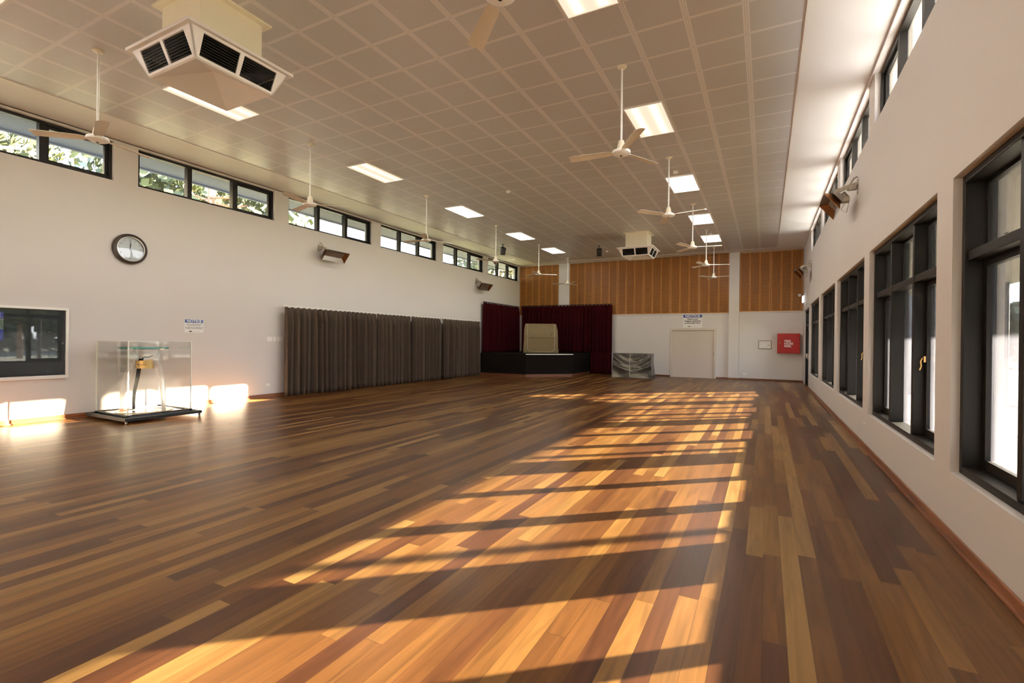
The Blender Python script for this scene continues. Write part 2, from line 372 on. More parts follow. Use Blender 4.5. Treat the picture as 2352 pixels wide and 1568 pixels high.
# --- left wall with clerestory openings
CLZ0, CLZ1 = 4.395, 5.12
LW_OPEN = [(1.63 + PIT * k, 1.63 + PIT * k + 2.965) for k in range(-1, 6)]
def wall_with_openings(name, x_in, x_out, opens, z_top, mat):
    """opens: (y0,y1,z0,z1) sorted, non overlapping in y except same y-range stacks are given as bands"""
    mb = MB(); x0, x1 = min(x_in, x_out), max(x_in, x_out)
    ys = sorted(set([YB - 0.3, YF + 0.3] + [v for o in opens for v in o[:2]]))
    for a, b_ in zip(ys[:-1], ys[1:]):
        mid = (a + b_) / 2; bands = sorted((o[2], o[3]) for o in opens if o[0] < mid < o[1])
        z = 0.0
        for z0, z1 in bands:
            if z0 > z: mb.box(x0, x1, a, b_, z, z0)
            z = z1
        if z < z_top: mb.box(x0, x1, a, b_, z, z_top)
    return struct(mb.obj(name, mat))
wall_with_openings('wall_left', XL, XL - WT, [(a, b, CLZ0, CLZ1) for a, b in LW_OPEN], 5.16, m_wall)
RC_OPEN = LW_OPEN[:-1]
RW_OPEN = [(1.85 + PIT * k, 1.85 + PIT * k + 2.985) for k in range(-1, 5)]
RW_OPEN[4] = (RW_OPEN[4][0], RW_OPEN[4][1] - 0.08)
RDOOR = (18.66, 20.85)
wall_with_openings('wall_right', XR, XR + WT, [(a, b, CLZ0, 5.08) for a, b in RC_OPEN] + [(a, b, 0.51, 2.745) for a, b in RW_OPEN] + [(RDOOR[0], RDOOR[1], 0.0, 2.69)], 5.10, m_wall)
# --- far wall, back wall
FDOOR = (-3.56, -1.87, 2.01)
mb = MB()
mb.box(XL - WT, FDOOR[0], YF, YF + 0.25, 0, 5.2); mb.box(FDOOR[1], XR + WT, YF, YF + 0.25, 0, 5.2); mb.box(FDOOR[0], FDOOR[1], YF, YF + 0.25, FDOOR[2], 5.2)
struct(mb.obj('wall_far', m_wall))
mb = MB(); mb.box(XL - WT, XR + WT, YB - 0.25, YB, 0, 5.2); struct(mb.obj('wall_back', m_wall))
# columns on the far wall
mb = MB(); mb.box(-1.335, -0.96, YF - 0.10, YF, 0, 5.13); struct(mb.obj('trim_1', m_wall))
mb = MB(); mb.box(-8.79, -8.25, YF - 0.04, YF, 0, 5.16); struct(mb.obj('trim_2', m_wall))
# ledge under the slotted panels
mb = MB(); mb.box(-8.25, -1.335, YF - 0.03, YF, 2.655, 2.70); mb.box(-0.96, XR, YF - 0.03, YF, 2.69, 2.735); struct(mb.obj('trim_3', m_wall))
# --- ceiling: plaster border and recessed grid of perforated tiles
TX0, TX1, TY0, TY1 = -9.833, 0.367, YB, 21.03
def slab(mb, x0, x1, y0, y1, dz0, dz1):
    a = [Vector((x, y, zc(x) + dz0)) for x, y in ((x0, y0), (x1, y0), (x1, y1), (x0, y1))]
    b_ = [Vector((x, y, zc(x) + dz1)) for x, y in ((x0, y0), (x1, y0), (x1, y1), (x0, y1))]
    mb.hexa(a, b_)
mb = MB()
slab(mb, XL - 0.02, TX0, YB - 0.02, YF + 0.02, 0, 0.05); slab(mb, TX1, XR + 0.02, YB - 0.02, YF + 0.02, 0, 0.05); slab(mb, TX0, TX1, TY1, YF + 0.02, 0, 0.05)
ceil = struct(mb.obj('ceiling', m_plaster))
mb = MB(); slab(mb, TX0, TX1, YB - 0.02, TY1, 0.012, 0.05)
tl_ = mb.obj('tile_grid', m_tile, ceil)
mb = MB()
slab(mb, TX0 - 0.012, TX0 + 0.012, YB, TY1, -0.001, 0.012); slab(mb, TX1 - 0.012, TX1 + 0.012, YB, TY1, -0.001, 0.012); slab(mb, TX0, TX1, TY1 - 0.012, TY1 + 0.012, -0.001, 0.012)
mb.obj('edge_trim', m_ac, ceil)
# shadow gap moulding on the right wall top
mb = MB(); mb.box(XR - 0.03, XR, YB, YF, 5.075, 5.098); struct(mb.obj('trim_4', m_wall))
# --- roof slab with eaves
mb = MB(); mb.box(-12.15, XL - WT, YB - 0.8, YF + 0.8, 5.155, 5.5); mb.box(XL - WT, XR + 0.75, YB - 0.8, YF + 0.8, 5.24, 5.5)
mb.box(-12.18, -12.10, YB - 0.8, YF + 0.8, 5.12, 5.5)
struct(mb.obj('roof', m_soffit))
# --- baseboards
def skirt_profile_y(mb, x, y0, y1, sgn):
    mb.box(min(x, x + sgn * 0.018), max(x, x + sgn * 0.018), y0, y1, 0, 0.085)
    mb.box(min(x, x + sgn * 0.034), max(x, x + sgn * 0.034), y0, y1, 0, 0.022)
mb = MB(); skirt_profile_y(mb, XL, YB, YF, 1); struct(mb.obj('baseboard_left', m_skirt_y, bevel=0.004))
mb = MB(); skirt_profile_y(mb, XR, YB, RDOOR[0], -1); skirt_profile_y(mb, XR, RDOOR[1], YF, -1); struct(mb.obj('baseboard_right', m_skirt_y, bevel=0.004))
mb = MB()
for a, b_, y in ((XL, FDOOR[0] - 0.07, YF), (FDOOR[1] + 0.07, -1.335, YF), (-1.335, -0.96, YF - 0.10), (-0.96, XR, YF)):
    mb.box(a, b_, y - 0.018, y, 0, 0.07)
struct(mb.obj('baseboard_far', m_skirt_x))

# ================================================================ WINDOWS
win_n = [0]
def rect_frame(mb, x0, x1, y0, y1, z0, z1, w, wt=None, wb=None):
    wt = w if wt is None else wt; wb = w if wb is None else wb
    mb.box(x0, x1, y0, y0 + w, z0, z1); mb.box(x0, x1, y1 - w, y1, z0, z1)
    mb.box(x0, x1, y0 + w, y1 - w, z1 - wt, z1); mb.box(x0, x1, y0 + w, y1 - w, z0, z0 + wb)
def clerestory(side, y0, y1):
    win_n[0] += 1
    X = (lambda d: XR + d) if side > 0 else (lambda d: XL - d)
    def bx(mb, d0, d1, a, b_, c, e): mb.box(min(X(d0), X(d1)), max(X(d0), X(d1)), a, b_, c, e)
    z0 = CLZ0; z1 = CLZ1 if side < 0 else 5.08; n = win_n[0]
    root = bpy.data.objects.new('window_%d' % n, None); COL.objects.link(root); at = (X(0.1), (y0 + y1) / 2, z0); root.location = at; root['_at'] = at; struct(root)
    mb = MB(); fw = 0.05
    def rf(d0, d1, a, b_, c, e, w):
        rect_frame(mb, min(X(d0), X(d1)), max(X(d0), X(d1)), a, b_, c, e, w)
    rf(0.06, 0.18, y0, y1, z0, z1, fw)
    w3 = (y1 - y0) / 3
    ms = [y0 + w3, y0 + 2 * w3]
    for m_ in ms: bx(mb, 0.06, 0.18, m_ - 0.045, m_ + 0.045, z0 + fw, z1 - fw)
    mb.obj('window_frame', m_black, root)
    # third light has an opening sash
    s0, s1 = ms[1] + 0.045, y1 - fw
    mb = MB(); rf(0.10, 0.16, s0, s1, z0 + fw, z1 - fw, 0.05); mb.obj('sash', m_black, root)
    for a, b_, k in ((y0 + fw, ms[0] - 0.045, 0), (ms[0] + 0.045, ms[1] - 0.045, 0), (s0 + 0.05, s1 - 0.05, 0.05)):
        mb = MB(); bx(mb, 0.125, 0.131, a, b_, z0 + fw + k, z1 - fw - k); mb.obj('pane', m_glass_hi, root)
    return root
for a, b_ in LW_OPEN: clerestory(-1, a, b_)
for a, b_ in RC_OPEN: clerestory(1, a, b_)
TRZ0, TRZ1 = 2.105, 2.175
def big_window(y0, y1, handle=True):
    win_n[0] += 1
    z0, z1 = 0.51, 2.745
    root = bpy.data.objects.new('window_%d' % win_n[0], None); COL.objects.link(root); at = (XR + 0.15, (y0 + y1) / 2, z0); root.location = at; root['_at'] = at; struct(root)
    mb = MB(); d0, d1 = XR + 0.055, XR + 0.24; fw = 0.055
    rect_frame(mb, d0, d1, y0, y1, z0, z1, fw)
    w3 = (y1 - y0) / 3; ms = [y0 + w3 + 0.06, y0 + 2 * w3 + 0.06]
    for m_ in ms: mb.box(d0 + 0.015, d1, m_ - 0.03, m_ + 0.03, z0 + fw, z1 - fw)
    mb.box(d0 + 0.02, d1, y0 + fw, y1 - fw, TRZ0, TRZ1)
    mb.obj('window_frame', m_black, root, bevel=0.004)
    edges = [y0 + fw, ms[0] - 0.03, ms[0] + 0.03, ms[1] - 0.03, ms[1] + 0.03, y1 - fw]
    for k in range(3):
        a, b_ = edges[2 * k], edges[2 * k + 1]; g = 0.0
        if k != 1:   # opening sashes near and far
            mb = MB(); rect_frame(mb, XR + 0.165, XR + 0.215, a, b_, z0 + fw, TRZ0, 0.06, 0.05, 0.075); s = mb.obj('sash', m_black, root, bevel=0.003)
            g = 0.06
            if handle:
                yh = b_ - 0.03 if k == 0 else a + 0.03
                hb = MB(); hb.box(XR + 0.148, XR + 0.165, yh - 0.014, yh + 0.014, 1.30, 1.36); hb.tube([(XR + 0.142, yh, 1.345), (XR + 0.125, yh, 1.31), (XR + 0.13, yh, 1.26), (XR + 0.118, yh, 1.22)], 0.006)
                h = hb.obj('sash_handle', m_brass, s, smooth=True); h['label'] = 'brass sash handle'
        mb = MB(); mb.box(XR + 0.188, XR + 0.194, a + g, b_ - g, z0 + fw + (0.075 if g else 0), TRZ0 - (0.05 if g else 0)); mb.obj('pane', m_glass, s if g else root)
        mb = MB(); rect_frame(mb, XR + 0.175, XR + 0.215, a, b_, TRZ1, z1 - fw, 0.028); fs_ = mb.obj('fanlight_sash', m_black, root)
        mb = MB(); mb.box(XR + 0.188, XR + 0.194, a + 0.028, b_ - 0.028, TRZ1 + 0.028, z1 - fw - 0.028); mb.obj('pane', m_glass, fs_)
        if k == 2 or k == 0:
            hb = MB(); yc = (a + b_) / 2
            hb.tube([(XR + 0.17, yc - 0.03, TRZ1 + 0.01), (XR + 0.15, yc - 0.022, TRZ1 + 0.045), (XR + 0.15, yc + 0.022, TRZ1 + 0.045), (XR + 0.17, yc + 0.03, TRZ1 + 0.01)], 0.005); hb.obj('pull_ring', m_galv, fs_, smooth=True)
    return root
for a, b_ in RW_OPEN: big_window(a, b_)
# glazed exit door in the right wall
droot = bpy.data.objects.new('door_1', None); COL.objects.link(droot); at = (XR + 0.12, 19.75, 0); droot.location = at; droot['_at'] = at; struct(droot)
mb = MB(); y0, y1 = RDOOR
rect_frame(mb, XR + 0.05, XR + 0.2, y0, y1, 0.0, 2.69, 0.055, wb=0.02); mb.box(XR + 0.06, XR + 0.2, y0 + 0.055, y1 - 0.055, TRZ0, TRZ1); mb.box(XR + 0.07, XR + 0.2, 19.73, 19.78, TRZ1, 2.64)
mb.obj('door_frame', m_black, droot)
for a, b_ in ((y0 + 0.055, 19.752), (19.758, y1 - 0.055)):
    mb = MB(); rect_frame(mb, XR + 0.10, XR + 0.145, a, b_, 0.022, TRZ0 - 0.003, 0.10, 0.10, 0.2); lf = mb.obj('door_leaf', m_black, droot)
    mb = MB(); mb.box(XR + 0.12, XR + 0.126, a + 0.1, b_ - 0.1, 0.222, TRZ0 - 0.103); g = mb.obj('pane', m_glass, lf)
    mb = MB(); mb.tube([(XR + 0.10, a + 0.12, 1.0), (XR + 0.03, a + 0.14, 1.0), (XR + 0.03, b_ - 0.14, 1.0), (XR + 0.10, b_ - 0.12, 1.0)], 0.014)
    mb.box(XR + 0.05, XR + 0.10, a + 0.08, a + 0.15, 0.94, 1.12); mb.box(XR + 0.05, XR + 0.10, b_ - 0.15, b_ - 0.08, 0.94, 1.12)
    h = mb.obj('push_bar', m_chrome, lf, smooth=True); h['label'] = 'steel panic push bar'
for a, b_ in ((y0 + 0.055, 19.73), (19.78, y1 - 0.055)):
    mb = MB(); mb.box(XR + 0.12, XR + 0.126, a, b_, TRZ1, 2.635); mb.obj('pane', m_glass, droot)
# flush painted door in the far wall
d2 = bpy.data.objects.new('door_2', None); COL.objects.link(d2); at = (-2.715, YF, 0); d2.location = at; d2['_at'] = at; struct(d2)
mb = MB(); x0, x1, zt = FDOOR
mb.box(x0 - 0.06, x0 + 0.02, YF - 0.03, YF + 0.1, 0, zt + 0.06); mb.box(x1 - 0.02, x1 + 0.06, YF - 0.03, YF + 0.1, 0, zt + 0.06); mb.box(x0 + 0.02, x1 - 0.02, YF - 0.03, YF + 0.1, zt - 0.02, zt + 0.06)
mb.obj('door_frame', m_door, d2, bevel=0.004)
mb = MB(); mb.box(x0 - 0.1, x1 + 0.1, YF + 0.12, YF + 0.25, -0.1, zt + 0.02); struct(mb.obj('door_light_block', m_wall))  # block added behind the door to stop sky light leaking past the leaf
mb = MB(); mb.box(x0 + 0.022, x1 - 0.022, YF + 0.02, YF + 0.06, 0.001, zt - 0.022); dl_ = mb.obj('door_leaf', m_door, d2)
mb = MB(); mb.box(x1 - 0.05, x1 - 0.03, YF + 0.005, YF + 0.022, 0.98, 1.08); mb.obj('door_handle', m_chrome, dl_)

# light portals in the openings: they only tell the renderer where the sky comes in
def portal(x, y0, y1, z0, z1, sgn):
    d = bpy.data.lights.new('window_portal', 'AREA'); d.shape = 'RECTANGLE'; d.size = y1 - y0; d.size_y = z1 - z0; d.cycles.is_portal = True
    o = bpy.data.objects.new('window_portal', d); COL.objects.link(o); o.location = (x, (y0 + y1) / 2, (z0 + z1) / 2)
    o.rotation_euler = (math.pi / 2, 0, math.pi / 2 * (-1 if sgn > 0 else 1))
for a, b_ in LW_OPEN: portal(XL - WT - 0.01, a, b_, CLZ0, CLZ1, 1)
for a, b_ in RC_OPEN: portal(XR + WT + 0.01, a, b_, CLZ0, 5.08, -1)
for a, b_ in RW_OPEN: portal(XR + WT + 0.01, a, b_, 0.51, 2.745, -1)

# ================================================================ OUTSIDE
mb = MB(); mb.box(-80, 120, -60, 140, -0.62, -0.5); gr = struct(mb.obj('ground', m_grass))
mb = MB(); mb.box(XR + WT, 5.15, YB - 3, YF - 3.2, -0.2, -0.03); struct(mb.obj('verandah_deck', m_deck))
mb = MB(); mb.box(XR + WT, 5.22, YB - 3, YF - 3.2, 2.99, 3.06); vr = struct(mb.obj('verandah_roof', m_roofm))
mb = MB(); mb.box(XR + WT, 5.22, YB - 3, YF - 3.2, 2.97, 2.989); mb.obj('soffit_lining', m_ver_soff, vr)
mb = MB(); mb.box(XR + WT, 5.25, YF - 0.2, YF + 0.2, -0.5, 5.0); struct(mb.obj('sun_block_wall', m_sunblock))  # added outside wall, sized to keep the sun off the glazed door
for k in range(-4, 2):
    y = 12.12 + PIT * k
    mb = MB(); mb.lathe([(0.06, -0.03), (0.06, 2.97)], 16, Matrix.Translation((5.0, y, 0)))
    tag(mb.obj('verandah_post', m_rub, at=None), 'round dark verandah post outside the right wall windows', 'post', 'verandah posts outside the right wall')
mb = MB()
mb.box(5.08, 5.12, YB - 3, YF - 3.2, 0.92, 0.97); mb.box(5.08, 5.12, YB - 3, YF - 3.2, 0.06, 0.10)
ra = thing('verandah_railing', 'dark balustrade along the verandah edge outside the right windows', 'railing', (5.1, 8, -0.03))
mb.obj('rail', m_rub, ra)
y = YB - 3
while y < YF - 3.3:
    mb = MB(); mb.box(5.092, 5.108, y, y + 0.016, 0.10, 0.92); y += 0.45; mb.obj('baluster', m_rub, ra)

# --- trees
def pine(at, h, r, label, seed, nb=26, z_low=2.5):
    rnd = random.Random(seed); root = thing('pine_tree', label, 'tree', at, 'trees beyond the left wall windows')
    a = Vector(at)
    mb = MB(); mb.tube([a + Vector((0, 0, 0)), a + Vector((0.1, 0.05, h * 0.5)), a + Vector((0, 0.1, h))], [0.28, 0.18, 0.04], 10); mb.obj('trunk', m_bark, root, smooth=True)
    br = MB(); fo = MB()
    for i in range(nb):
        z = z_low + (h - z_low) * (i + rnd.random()) / nb; ang = rnd.uniform(0, 2 * math.pi)
        ln = r * (1.05 - 0.75 * (z - z_low) / (h - z_low)) * rnd.uniform(0.8, 1.1)
        d = Vector((math.cos(ang), math.sin(ang), 0)); p0 = a + Vector((0, 0, z))
        pts = [p0, p0 + d * ln * 0.5 + Vector((0, 0, -0.05 * ln)), p0 + d * ln + Vector((0, 0, 0.1 * ln))]
        br.tube(pts, [0.05, 0.035, 0.012], 6)
        side = d.cross(Vector((0, 0, 1)))
        for j in range(26):
            t = 0.25 + 0.75 * rnd.random(); q = p0 + d * ln * t + Vector((0, 0, rnd.uniform(-.08, .1)))
            for s in range(9):
                dirv = (Vector((0, 0, 1)) * rnd.uniform(0.5, 1.2) + side * rnd.uniform(-1.1, 1.1) + d * rnd.uniform(-0.2, 0.9)).normalized()
                L_ = rnd.uniform(0.22, 0.42); e = q + dirv * L_; w = Vector((rnd.uniform(-1, 1), rnd.uniform(-1, 1), rnd.uniform(-1, 1))).cross(dirv).normalized() * 0.022
                w2 = dirv.cross(w).normalized() * 0.022
                mid = q + dirv * L_ * 0.5
                fo.raw([q, mid + w, e, mid - w, mid + w2, mid - w2], [(0, 1, 2), (0, 2, 3), (0, 4, 2), (0, 2, 5)])
    br.obj('branch', m_bark, root, smooth=True)
    # a double sided needle cluster cloud
    me = bpy.data.meshes.new('foliage'); me.from_pydata([tuple(Vector(v) - a) for v in fo.v], [], fo.f); me.materials.append(m_leaf)
    o = bpy.data.objects.new('foliage', me); COL.objects.link(o); o.parent = root
    return root
pine((-16.6, 3.6, -0.5), 10.5, 3.6, 'spreading pine with yellow green fronds seen through the window nearest the clock', 3, 44, 3.2)
pine((-18.2, 10.6, -0.5), 9.5, 3.3, 'pine seen through the second clerestory window of the left wall', 5, 38, 3.4)
pine((-26.0, 46.0, -0.5), 15.0, 5.0, 'distant pine seen through the end clerestory window near the stage', 9, 40, 2.5)
def round_tree(at, h, r, label, seed, grp='trees beyond the verandah'):
    rnd = random.Random(seed); root = thing('garden_tree', label, 'tree', at, grp); a = Vector(at)
    mb = MB(); mb.tube([a, a + Vector((0.1, 0, h * 0.6))], [0.22, 0.12], 8); mb.obj('trunk', m_bark, root, smooth=True)
    fo = []; ff = []
    for i in range(5200):
        v = Vector((rnd.gauss(0, 1), rnd.gauss(0, 1), rnd.gauss(0, 1))).normalized() * r * rnd.uniform(0.6, 1.0); v.z *= 0.8
        c = Vector((0, 0, h * 0.68)) + v; n1 = Vector((rnd.uniform(-1, 1), rnd.uniform(-1, 1), rnd.uniform(-1, 1))).normalized() * 0.24; n2 = n1.cross(v).normalized() * 0.22
        k = len(fo); fo += [tuple(c - n1), tuple(c + n2), tuple(c + n1), tuple(c - n2)]; ff.append((k, k + 1, k + 2, k + 3))
    me = bpy.data.meshes.new('foliage'); me.from_pydata(fo, [], ff); me.materials.append(m_leaf)
    o = bpy.data.objects.new('foliage', me); COL.objects.link(o); o.parent = root
for i, (x, y, h, r) in enumerate(((-25, 3.5, 13, 5.5), (-27, 15.5, 13, 5.5))):
    round_tree((x, y, -0.5), h, r, 'dark leafy tree filling the background of the first two left clerestory windows', 60 + i, 'dark trees behind the pines')
round_tree((-33, 58, -0.5), 17, 6.5, 'dark leafy tree filling the farthest left clerestory window above the stage', 71, 'dark trees behind the pines')
for i, (x, y, h, r) in enumerate(((24, -5, 8, 3.6), (31, 3, 9, 4.0), (22, 11, 8, 3.4), (34, 17, 9, 4.0))):
    round_tree((x, y, -0.5), h, r, 'leafy tree across the lawn beyond the verandah', 20 + i)

# tall tree belt added to darken the view through the right windows
rnd = random.Random(77); fo = []; ff = []
pts_ = [(48, -30), (58, 10), (60, 50), (40, 80), (6, 92)]
for i in range(9000):
    k = rnd.random() * 4; j = int(k); f = k - j; x = pts_[j][0] * (1 - f) + pts_[j + 1][0] * f + rnd.gauss(0, 1.3); y = pts_[j][1] * (1 - f) + pts_[j + 1][1] * f + rnd.gauss(0, 1.3)
    z = -0.5 + 8.5 * (0.8 + 0.2 * math.sin(k * 21) * math.sin(k * 8.3)) * rnd.random() ** 0.8
    n1 = Vector((rnd.uniform(-1, 1), rnd.uniform(-1, 1), rnd.uniform(-1, 1))).normalized() * 0.75; n2 = n1.cross(Vector((rnd.uniform(-1, 1), rnd.uniform(-1, 1), 0.3))).normalized() * 0.6
    c = Vector((x, y, z)); k_ = len(fo); fo += [tuple(c - n1), tuple(c + n2), tuple(c + n1), tuple(c - n2)]; ff.append((k_, k_ + 1, k_ + 2, k_ + 3))
me = bpy.data.meshes.new('added_tree_belt'); me.from_pydata(fo, [], ff); me.materials.append(m_leaf)
o = bpy.data.objects.new('added_tree_belt', me); COL.objects.link(o); tag(o, 'added dark belt of trees beyond the lawn, dimming the right window view', 'trees'); o['kind'] = 'stuff'

# ================================================================ TEXT
def text_part(name, s, size, M, mat, parent, bold=0.0, align='CENTER', spacing=1.0, sx=1.0, fit=None):
    """M: matrix whose x axis is the reading direction, y up, z out of the surface (world)"""
    cu = bpy.data.curves.new(name, 'FONT'); cu.body = s; cu.size = size; cu.align_x = align; cu.align_y = 'CENTER'
    cu.offset = bold; cu.space_line = spacing; cu.resolution_u = 3; cu.extrude = 0.0006
    t = bpy.data.objects.new(name, cu); COL.objects.link(t)
    dg = bpy.context.evaluated_depsgraph_get(); me = bpy.data.meshes.new_from_object(t.evaluated_get(dg))
    bpy.data.objects.remove(t); bpy.data.curves.remove(cu)
    o_ = at_of(parent)
    if fit: xs_ = [v.co.x for v in me.vertices]; sx = fit / (max(xs_) - min(xs_))
    for v in me.vertices: v.co = (M @ Vector((v.co.x * sx, v.co.y, v.co.z))) - o_
    me.materials.clear(); me.materials.append(mat); me.update()
    o = bpy.data.objects.new(name, me); COL.objects.link(o); o.parent = parent; return o
def facing(origin, right, out):
    right = Vector(right).normalized(); out = Vector(out).normalized(); up = out.cross(right)
    M = Matrix((right, up, out)).transposed().to_4x4(); M.translation = Vector(origin); return M

# ================================================================ CEILING FANS
def make_fan(label):
    t = thing('ceiling_fan', label, 'ceiling fan', (0, 0, 0), 'ceiling fans in two rows')
    mb = MB(); mb.lathe([(0.0, 0.0), (0.062, 0.0), (0.062, -0.012), (0.045, -0.028), (0.016, -0.030)], 20); mb.obj('ceiling_canopy', m_cream, t, smooth=True)
    mb = MB(); mb.lathe([(0.0135, -0.02), (0.0135, -1.02)], 12); mb.obj('down_rod', m_white, t, smooth=True)
    mb = MB(); mb.lathe([(0.018, -0.985), (0.034, -0.99), (0.045, -1.03), (0.058, -1.10), (0.060, -1.115), (0.0, -1.117)], 24); mb.obj('motor_cowl', m_cream, t, smooth=True)
    mb = MB(); mb.lathe([(0.0, -1.112), (0.09, -1.115), (0.118, -1.128), (0.124, -1.145), (0.118, -1.162), (0.09, -1.178), (0.045, -1.188), (0.0, -1.190)], 32); mb.obj('motor_housing', m_white, t, smooth=True)
    mb = MB(); mb.lathe([(0.0, -1.186), (0.018, -1.186), (0.014, -1.196), (0.0, -1.197)], 12); mb.obj('switch_cap', m_ink, t, smooth=True)
    for k in range(3):
        A = Matrix.Rotation(2 * math.pi * k / 3, 4, 'Z'); mb = MB(); rows = []
        prof = [(0.085, 0.030), (0.15, 0.042), (0.20, 0.056), (0.40, 0.062), (0.62, 0.068), (0.70, 0.066), (0.715, 0.055)]
        for r, hw in prof:
            ring = []
            for s in (-1, -0.45, 0.1, 0.6, 1):
                y = s * hw; z = -1.140 + 0.20 * y + 0.010 * (1 - s * s); ring.append((r, y, z))
            rows.append(ring)
        vs = []; fs = []; n = 5
        for ring in rows:
            vs += [A @ Vector(p) for p in ring]
        top = len(vs)
        for ring in rows: vs += [A @ Vector((p[0], p[1], p[2] - 0.004)) for p in ring]
        for i in range(len(rows) - 1):
            for j in range(n - 1):
                a = i * n + j; fs.append((a, a + 1, a + n + 1, a + n)); fs.append((top + a, top + a + n, top + a + n + 1, top + a + 1))
            for j in (0, n - 1):
                a = i * n + j; fs.append((a, a + n, top + a + n, top + a))
        for i in (0, len(rows) - 1):
            for j in range(n - 1):
                a = i * n + j; fs.append((a, a + 1, top + a + 1, top + a))
        mb.raw(vs, fs); mb.obj('blade', m_blade, t, smooth=True)
    return t
R_ = math.radians
FANS = [(-7.72, 3.08, -18, 'ceiling fan nearest the wall clock, hanging in front of the first left clerestory window'),
        (-7.75, 6.42, -76, 'second ceiling fan of the left row, in front of the third clerestory window'),
        (-7.77, 10.03, -58, 'third ceiling fan along the left wall, in front of the fourth clerestory window'),
        (-7.75, 13.62, 0, 'fourth ceiling fan of the left row, just left of a small black speaker'),
        (-7.76, 16.99, 37, 'fifth ceiling fan of the left row, seen against the leftmost slotted timber panels'),
        (-7.83, 20.25, -44, 'farthest left row ceiling fan, hanging before the pale strip above the red curtain'),
        (-1.74, 3.08, 17, 'nearest ceiling fan of all, cut by the top edge of the picture'),
        (-1.737, 6.405, -57, 'ceiling fan with one blade across the largest whole ceiling light'),
        (-1.74, 9.975, -10, 'ceiling fan hanging before the third right ceiling light, third in the right row'),
        (-1.746, 13.60, 8, 'fourth ceiling fan of the right row, beside the far air conditioning outlet'),
        (-1.74, 16.88, 15, 'fifth ceiling fan of the right row, above the notice over the far door'),
        (-1.80, 20.13, -11, 'farthest ceiling fan of the right row, lowest against the timber panels')]
fan0 = make_fan(FANS[0][3]); fan0.location = (FANS[0][0], FANS[0][1], zc(FANS[0][0]) + 0.012); fan0.rotation_euler = (0, 0, R_(FANS[0][2]))
for x, y, a, lb in FANS[1:]: dup(fan0, (x, y, zc(x) + 0.012), lb, R_(a))

# ================================================================ CEILING LIGHTS
def make_light(label, mat):
    t = thing('ceiling_light', label, 'ceiling light', (0, 0, 0), 'recessed fluorescent ceiling lights')
    mb = MB(); s = 0.0
    for a in ((-0.30, -0.285, -0.60, 0.60), (0.285, 0.30, -0.60, 0.60), (-0.285, 0.285, -0.60, -0.585), (-0.285, 0.285, 0.585, 0.60)): mb.box(a[0], a[1], a[2], a[3], 0.002, 0.016)
    mb.obj('frame', m_white, t)
    mb = MB(); mb.box(-0.286, 0.286, -0.586, 0.586, 0.004, 0.014); mb.obj('diffuser', mat, t)
    ld = bpy.data.lights.new('lamp_light', 'AREA'); ld.shape = 'RECTANGLE'; ld.size = 0.55; ld.size_y = 1.14; ld.energy = LAMP_W; ld.color = (1.0, 0.94, 0.86)
    lo_ = bpy.data.objects.new('lamp_light', ld); COL.objects.link(lo_); lo_.parent = t; lo_.location = (0, 0, -0.004)
    return t
ROWN = ['nearest', 'second', 'third', 'fourth', 'fifth']
LIGHTS = []
for x, sd in ((-7.733, 'left'), (-1.733, 'right')):
    for k, y in enumerate((4.568, 8.168, 11.768, 15.368, 18.368)):
        if sd == 'left': lb = ['glowing ceiling light half hidden behind the near air conditioning outlet', 'glowing ceiling light in the left row with two visible tubes, above the left wall curtains', 'third bright ceiling light of the left row', 'fourth bright ceiling light of the left row, near the far left clerestory windows', 'farthest bright ceiling light of the left row, above the stage'][k]
        else: lb = ['ceiling light cut by the top edge of the picture beside the nearest fan', 'largest whole ceiling light, with two soft tubes, right behind a fan blade', 'bright white ceiling light third in the right row, beside a fan rod', 'fourth bright ceiling light of the right row', 'farthest bright ceiling light of the right row, above the far door'][k]
        LIGHTS.append((x, y, lb))
LIGHTS.append((-7.733, 1.55, 'ceiling light whose corner shows in the top left corner of the picture'))
LIGHTS.append((-1.733, 0.968, None)); 
tilt = math.atan(0.00523); proto_n = proto_f = None
for x, y, lb in LIGHTS[:-1]:
    far = y > 11
    src = proto_f if far else proto_n
    if src is None:
        r = make_light(lb, m_lamp_b if far else m_lamp); r.location = (x, y, zc(x) - 0.008)
        if far: proto_f = r
        else: proto_n = r
    else: r = dup(src, (x, y, zc(x) - 0.008), lb)
    r.rotation_euler = (0, tilt, 0)

